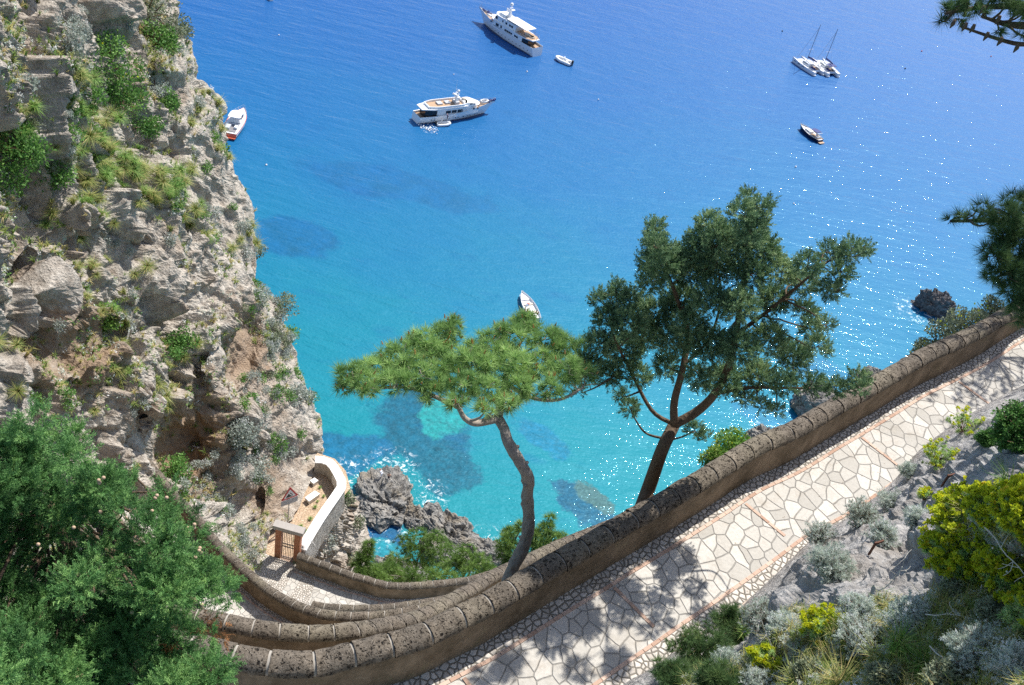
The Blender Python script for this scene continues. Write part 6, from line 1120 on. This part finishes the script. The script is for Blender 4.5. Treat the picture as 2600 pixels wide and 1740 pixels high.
# plants on the buttress under the parapet
for (i, j, r, lb, mt) in ((14, 60, 24, 'green shrub on the pale buttress right below the parapet corner', M_OLV), (8, 40, 26, 'silver green shrub hanging under the white parapet', M_SILC), (40, 55, 20, 'small olive shrub halfway down the pale buttress', M_OLV), (20, 20, 26, 'grey shrub beside the iron fan on the buttress', M_SILC), (60, 30, 22, 'grey green shrub low on the buttress above the wall', M_OLV), (12, 66, 16, 'bright green shrub on the buttress edge nearest the sea rock', M_GRN)): bush(0, 0, r, lb, mt, 420, .16, .035, pt=(BUT[i, j], BUTN[i, j]), seed=i * 3 + j)
# ---- plants on the near bank
def bankpt(x, y, sink=.04):
    return ond(x, y, bankd(x, y) - sink)
def bankd(x, y):
    d = np.hypot(BXY[:, 0] - x, BXY[:, 1] - y); k = np.nonzero(d < max(8.0, d.min() + 2))[0]; i = k[np.argmin(BDP[k])]; return float(np.linalg.norm(BPT[i] - CAM))
def clus(rg, n, R, sq): c = rdir(rg, n) * rg.uniform(.45, 1, (n, 1)) ** .5; c[:, 2] = np.abs(c[:, 2]) * sq; return c * R
def stemmed(x, y, r, lb, name, leafm, nst, lfn, flower=None, fn=0, stemm=None, sq=.8, lean=(0, 0, 0), cat='shrub', group=None, h=1.0, seed=0, tn=(.5, .22)):
    """a shrub of many stems from one root: leaves along the stems, flower heads at the tips"""
    rg = np.random.default_rng(int(x * 3 + y * 5 + seed)); D = bankd(x, y + r * .55); R = r / FPX * D; root = ond(x, y + r * .55, D + .02); o = empty(name, root, 0, lb, cat, group); tips = clus(rg, nst, R, sq) * np.array([1, 1, 1.25 * h]) + np.array([0, 0, R * .35]) + np.array(lean) * R; st = MB(); lf = MB(); fl = MB()
    for tp in tips:
        P = limb(st, rg.normal(size=3) * .06 * R, tp, .012 * R + .002, .0018, rg, -.1, 7, 4); lfn(lf, P, R, rg, tn)
        if flower is not None and rg.uniform() < fn: flower(fl, P[-1], P[-1] - P[-2], R, rg)
    st.build('stems', stemm or M_STEM, o)
    if lf.n: lf.build('leaves', leafm, o)
    if fl.n: tag(fl.build('flowers', M_YEL, o), kind='stuff')
    return o
TL = {k: leaves(26, 1.0, .16, PR, .0, up=.25) for k in range(2)}
def lf_silver(lf, P, R, rg, tn):
    V, Q, T = SV[rg.integers(0, 4)]; n = 9; t = rg.uniform(.35, 1.0, n); i = (t * (len(P) - 1)).astype(int).clip(0, len(P) - 1); pos = P[i] + rg.normal(size=(n, 3)) * .01; ax = rdir(rg, n) * .7 + (P[-1] - P[0]) / (np.linalg.norm(P[-1] - P[0]) + 1e-6); scatter(lf, (V, Q, T), pos, ax, rg.uniform(.05, .085, n), rg, np.clip(rg.normal(tn[0], tn[1], n), 0, 1))
SV = [spray(PR, 1.0, 9, .05, .5) for _ in range(4)]
WH = [needles(20, 1.0, .075, .55, PR, .15) for _ in range(3)]
def lf_spurge(lf, P, R, rg, tn):
    n = 5; t = rg.uniform(.55, 1.0, n); i = (t * (len(P) - 1)).astype(int).clip(0, len(P) - 1); ax = np.repeat((P[-1] - P[-3])[None], n, 0) + rdir(rg, n) * .03; scatter(lf, WH[rg.integers(0, 3)], P[i], ax, rg.uniform(.05, .075, n), rg, np.clip(rg.normal(tn[0], tn[1], n), 0, 1))
def lf_small(lf, P, R, rg, tn):
    n = 16; t = rg.uniform(.25, 1.0, n); i = (t * (len(P) - 1)).astype(int).clip(0, len(P) - 1); V, Q, T = leaves(10, 1.0, .2, rg, .6, up=.2); scatter(lf, (V, Q, T), P[i] + rg.normal(size=(n, 3)) * .015, rdir(rg, n), rg.uniform(.03, .045, n), rg, np.clip(rg.normal(tn[0], tn[1], n), 0, 1))
NT = [needles(50, 1.0, .022, .8, PR, .45) for _ in range(3)]
def lf_needle(lf, P, R, rg, tn):
    n = 5; t = np.linspace(.5, 1, n); i = (t * (len(P) - 1)).astype(int).clip(0, len(P) - 1); scatter(lf, NT[rg.integers(0, 3)], P[i], np.repeat((P[-1] - P[-3])[None], n, 0), rg.uniform(.13, .17, n), rg, np.clip(rg.normal(tn[0], tn[1], n), 0, 1))
def fl_umbel(fl, p, d, R, rg):
    n = 7; q = rdir(rg, n) * np.array([.032, .032, .012]) + p + np.array([0, 0, .02]); V, Q, T = leaves(7, .019, .007, rg, .004, up=.5); scatter(fl, (V, Q, T), q, rdir(rg, n) * .3 + np.array([0, 0, 1]), rg.uniform(1.3, 2.1, n), rg, np.clip(rg.normal(.4, .22, n), 0, 1))
SPG = 'yellow flowering spurge bushes on the near bank'
for (x, y, r, ns, lb) in [(2480, 1345, 150, 640, 'large yellow flowering spurge bush, main dome above the rock ledge'), (2575, 1430, 120, 420, 'yellow flowering spurge at the right edge below the main dome'), (2390, 1405, 75, 130, 'small yellow green spurge at the left foot of the main dome'), (2585, 1290, 90, 260, 'bright yellow spurge top at the right frame edge'), (2500, 1285, 70, 200, 'yellow spurge clump on the upper left shoulder of the main dome'), (2450, 1440, 80, 200, 'yellow green spurge clump under the middle of the main dome')]: stemmed(x, y, r, lb, 'spurge_bush', M_EUPH, ns, lf_spurge, fl_umbel, .8, cat='bush', group=SPG)
for (x, y, r, ns, lb, fr) in [(2080, 1585, 58, 85, 'small orange yellow spurge with reddish stems at the lower middle of the bank', .8), (1930, 1672, 46, 55, 'small sparse yellow spurge near the bottom left of the bank', .7), (2375, 1150, 52, 60, 'sparse yellow green spurge beside the path edge', .5), (2440, 1072, 48, 40, 'thin spurge with few flowers higher along the path', .5), (2345, 1258, 22, 20, 'tiny yellow green spurge on the grey rock', .6), (2600, 1560, 70, 60, 'leafy spurge without dome at the right edge low down', .3)]: stemmed(x, y, r, lb, 'spurge_bush', M_EUPH, ns, lf_spurge, fl_umbel, fr, cat='bush', group=SPG, tn=(.6, .2))
SIL_ = [(2176, 1300, 46, 'silver shrub on the rock rim, tallest against the pale path'), (2250, 1268, 34, 'small silver shrub right of the tallest rim shrub'), (2075, 1352, 42, 'silver shrub at the path edge left of the tallest rim shrub'), (2098, 1425, 58, 'round silver shrub in the middle of the grey rock'), (2232, 1352, 36, 'little silver shrub above the rock ledge'), (2318, 1310, 34, 'silver shrub below the rusty bracket'), (1925, 1560, 58, 'grey silver shrub at the left end of the rock'), (1985, 1585, 44, 'dark silver shrub beside the left end of the rock'), (2176, 1612, 60, 'bright silver shrub right of the small orange spurge'), (1845, 1690, 50, 'silver shrub close to the bottom among pine shoots'), (2165, 1545, 44, 'silver shrub under the shaded ledge'), (2300, 1560, 60, 'silver shrub below the black rock hollow'), (2480, 1650, 80, 'big silver shrub in the bottom right'), (2580, 1700, 80, 'big silver shrub in the extreme bottom right corner'), (1915, 1730, 44, 'silver shrub on the bottom edge, left'), (2300, 1190, 24, 'small silver shrub on top of the rock by the path')]
for i, (x, y, r, lb) in enumerate(SIL_): stemmed(x, y, r * 1.18, lb, 'silver_shrub', M_SILV, int(40 + r * 1.9), lf_silver, cat='shrub', group='silver shrubs on the near bank', stemm=M_PALE if i % 2 else M_STEM, tn=(.55 if i % 3 else .4, .22))
for (x, y, r, lb) in [(2575, 1085, 85, 'dark green dense bush at the right edge beside the upper path'), (2590, 1215, 50, 'dark green grassy bush at the right edge above the spurge dome'), (2500, 1110, 30, 'low dark green bush left of the dense edge bush')]: stemmed(x, y, r, lb, 'green_bush', M_GRN, int(r * 2.4), lf_small, cat='bush', tn=(.3, .2))
for (x, y, r, lb) in [(2390, 1720, 60, 'green leafy herb clump at the bottom edge, right half'), (2240, 1710, 44, 'green leafy herb clump on the bottom edge, centre of the bank'), (2520, 1560, 60, 'green leafy herb clump between the spurge dome and the bottom right'), (2420, 1500, 46, 'green leafy herb clump right of the rock hollow'), (2040, 1700, 40, 'green leafy herb clump between grasses at the bottom')]: stemmed(x, y, r, lb, 'green_herb', M_OLV, int(r * 1.6), lf_small, cat='herb', group='green herbs on the near bank', tn=(.6, .22))
for (x, y, r, lb) in [(1770, 1640, 84, 'pine seedling with long dark needles left of the silver shrubs'), (1850, 1585, 60, 'pine seedling at the brick edge above the first seedling'), (1700, 1725, 66, 'pine seedling at the bottom edge of the picture'), (1815, 1725, 60, 'second pine seedling at the bottom edge')]: stemmed(x, y, r, lb, 'pine_seedling', M_PINED, int(r * .9), lf_needle, cat='pine seedling', group='pine seedlings at the path edge', tn=(.55, .2))
for (x, y, r, lb, n) in [(2262, 1625, 50, 'bright green long bladed grass clump beside the bright silver shrub', 150), (2110, 1720, 60, 'yellowing grass clump on the bottom edge', 170), (2000, 1725, 40, 'green grass clump left of the yellowing clump', 110), (2330, 1680, 60, 'long arching grass clump near the bottom centre right', 140), (2540, 1225, 50, 'dark grass clump above the spurge dome', 130), (1880, 1600, 26, 'little grass clump by the brick edge', 60), (2210, 1660, 40, 'dry straw grass clump near the bottom', 110)]:
    D = bankd(x, y + r * .8); R = r / FPX * D; rg = np.random.default_rng(x + y); m = MB(); m.add(*grassblades(n, R * 2.0, .0035, rg, .5, .6), tone=np.repeat(rg.uniform(0, 1, n), 5)); o = m.build('grass_clump', M_GRS if 'straw' in lb or 'yellow' in lb else M_GRG); o.location = tuple(ond(x, y + r * .8, D)); tag(o, lb, 'grass', 'grass clumps on the near bank')
def drystems():
    rg = np.random.default_rng(4)
    for i, (x, y, dx, dy, lb) in enumerate([(2350, 1560, 220, 60, 'pale dry branched stem crossing above the big silver shrub'), (2420, 1480, 120, 190, 'pale dry stem slanting down beside the spurge'), (2230, 1500, 60, -90, 'pale dry twig standing before the black hollow'), (2500, 1340, 130, 160, 'thin pale stem lying over the spurge at the right edge'), (1960, 1640, -40, -90, 'thin pale twig left of the small orange spurge'), (2360, 1640, 160, 40, 'pale dry stem low across the bottom right')]):
        D = bankd(x, y) - .45; a = ond(x, y, D); b = ond(x + dx, y + dy, D - .25); m = MB(); P = limb(m, a * 0, b - a, .006, .003, rg, -.06, 10)
        for k in range(8): q = P[rg.integers(2, 10)]; limb(m, q, q + rdir(rg, 1)[0] * .14, .0035, .002, rg, 0, 5, 4); m.add(*sphere(q + rdir(rg, 1)[0] * .1, .009, 6, 5))
        o = m.build('dry_stem', M_PALE); o.location = tuple(a); tag(o, lb, 'dry stem', 'pale dry stems on the near bank')
drystems()
# low ground cover filling the bank between the shrubs
def cover():
    rg = np.random.default_rng(55); n = 5200; q = np.stack([rg.uniform(1700, 2640, n * 3), rg.uniform(1300, 1780, n * 3)], 1); e = np.interp(q[:, 0], [a for a, b in EDGE], [b for a, b in EDGE]); nz = fbm(np.c_[q / 70, q[:, 0] * 0], 3, 5); keep = (q[:, 1] > e + 90 + 60 * nz) & ((q[:, 1] > 1565 - (q[:, 0] - 2000) * .16 + 40 * nz) | (q[:, 0] > 2420)); q = q[keep][:n]; p = np.stack([ond(a, b, bankd(a, b)) for a, b in q]); f = MB(); g = grassblades(9, .22, .003, rg, .6, .6); ax = rdir(rg, len(p)) * .4 + np.array([0, 0, 1]); h = len(p) // 2; scatter(f, g, p[:h], ax[:h], rg.uniform(.6, 1.3, h), rg, rg.uniform(.1, 1, h), 0); V, Q, T = SV[0]; scatter(f, (V, Q, T), p[h:], ax[h:], rg.uniform(.06, .13, len(p) - h), rg, rg.uniform(.2, .9, len(p) - h), 1); tag(f.build('ground_cover', [M_GRS, M_SILV]), 'thin grass and grey herbs between the shrubs', 'ground cover', kind='stuff')
cover()
# moss, herbs and small grass over the big cliff, too small to count
def cliffcover():
    rg = np.random.default_rng(66); n = 5200; r = rg.integers(60, NR - 60, n * 4); c = rg.integers(int(NC * .25), NC - 1, n * 4); nz = fbm(CP[r, c] * .28, 4, 12) + .35 * CN[r, c, 2]; k = np.nonzero(nz > .18)[0][:n]; p, nn = CP[r[k], c[k]], CN[r[k], c[k]]; ax = nn * .6 + np.array([0, 0, .7]); f = MB(); h = len(p); s = rg.uniform(0, 1, h); g = grassblades(12, .34, .014, rg, .5, .7); a = s < .55; scatter(f, g, p[a], ax[a], rg.uniform(.5, 1.2, a.sum()), rg, None, 0); V, Q, T = leaves(16, .09, .02, rg, .12); b = (s >= .55) & (s < .8); scatter(f, (V, Q, T), p[b], ax[b], rg.uniform(.6, 1.4, b.sum()), rg, None, 1); b = s >= .8; scatter(f, (V, Q, T), p[b], ax[b], rg.uniform(.6, 1.4, b.sum()), rg, None, 2); tag(f.build('ground_cover', [M_GRS, M_SILV, M_GRN]), 'scattered small herbs and grass over the cliff', 'ground cover', kind='stuff')
cliffcover()
# ---- bushes just over the long wall
for (x, y, r, lb, mt, fl) in [(1862, 1130, 58, 'pale green bush with yellow flowers behind the long wall under the cypress', M_GRG, 160), (1812, 1160, 38, 'smaller yellow flowered bush left of its twin behind the long wall', M_GRG, 90), (2385, 850, 54, 'olive brown bush with orange yellow flowers behind the far end of the long wall', M_OLV, 90), (2450, 815, 50, 'second olive bush with yellow flowers further along the long wall', M_OLV, 80), (2345, 890, 36, 'brownish low bush at the left end of the flowering row', M_OLV, 30), (2505, 785, 40, 'olive bush nearest the dark pine behind the long wall', M_OLV, 40)]:
    p = onz(x, y + r * .4, 110.0 if x < 2000 else 110.4); bush(x, y, r, lb, mt, 2200, .085, .02, pt=(p, np.array([0, 0, 1.])), flowers=fl, name='flowering_bush', seed=9)
# ---- rusty brackets in the rock and the small plants of the wall foot
for (x, y, lb) in ((2393, 1232, 'upper rusty iron bracket fixed in the grey rock'), (2208, 1405, 'lower rusty iron bracket fixed in the grey rock')):
    p = bankpt(x, y); o = empty('iron_bracket', p, .6, lb, 'bracket', 'rusty iron brackets'); M_RUST = plain('rust', (.12, .05, .03), .9, .3, 20); MB().add(*box((0, 0, .1), (.04, .02, .26))).build('upright', M_RUST, o); MB().add(*box((.07, 0, .2), (.16, .02, .04))).build('arm', M_RUST, o)

# weeds growing between the terrace bricks
for (x, y, s) in ((800, 1290, .5), (822, 1262, .4), (788, 1320, .55), (775, 1350, .5), (812, 1240, .4), (764, 1340, .6), (806, 1275, .35), (752, 1372, .5)):
    o = bpy.data.objects.new('weed_tuft', KITS['green_grass'][int(x) % 4]); COL.objects.link(o); o.location = tuple(onz(x, y, GZ)); o.scale = (s, s, s * .8); o.rotation_euler = (0, 0, x); tag(o, 'small green weed tuft between the terrace bricks', 'weed', 'weeds between the terrace bricks')
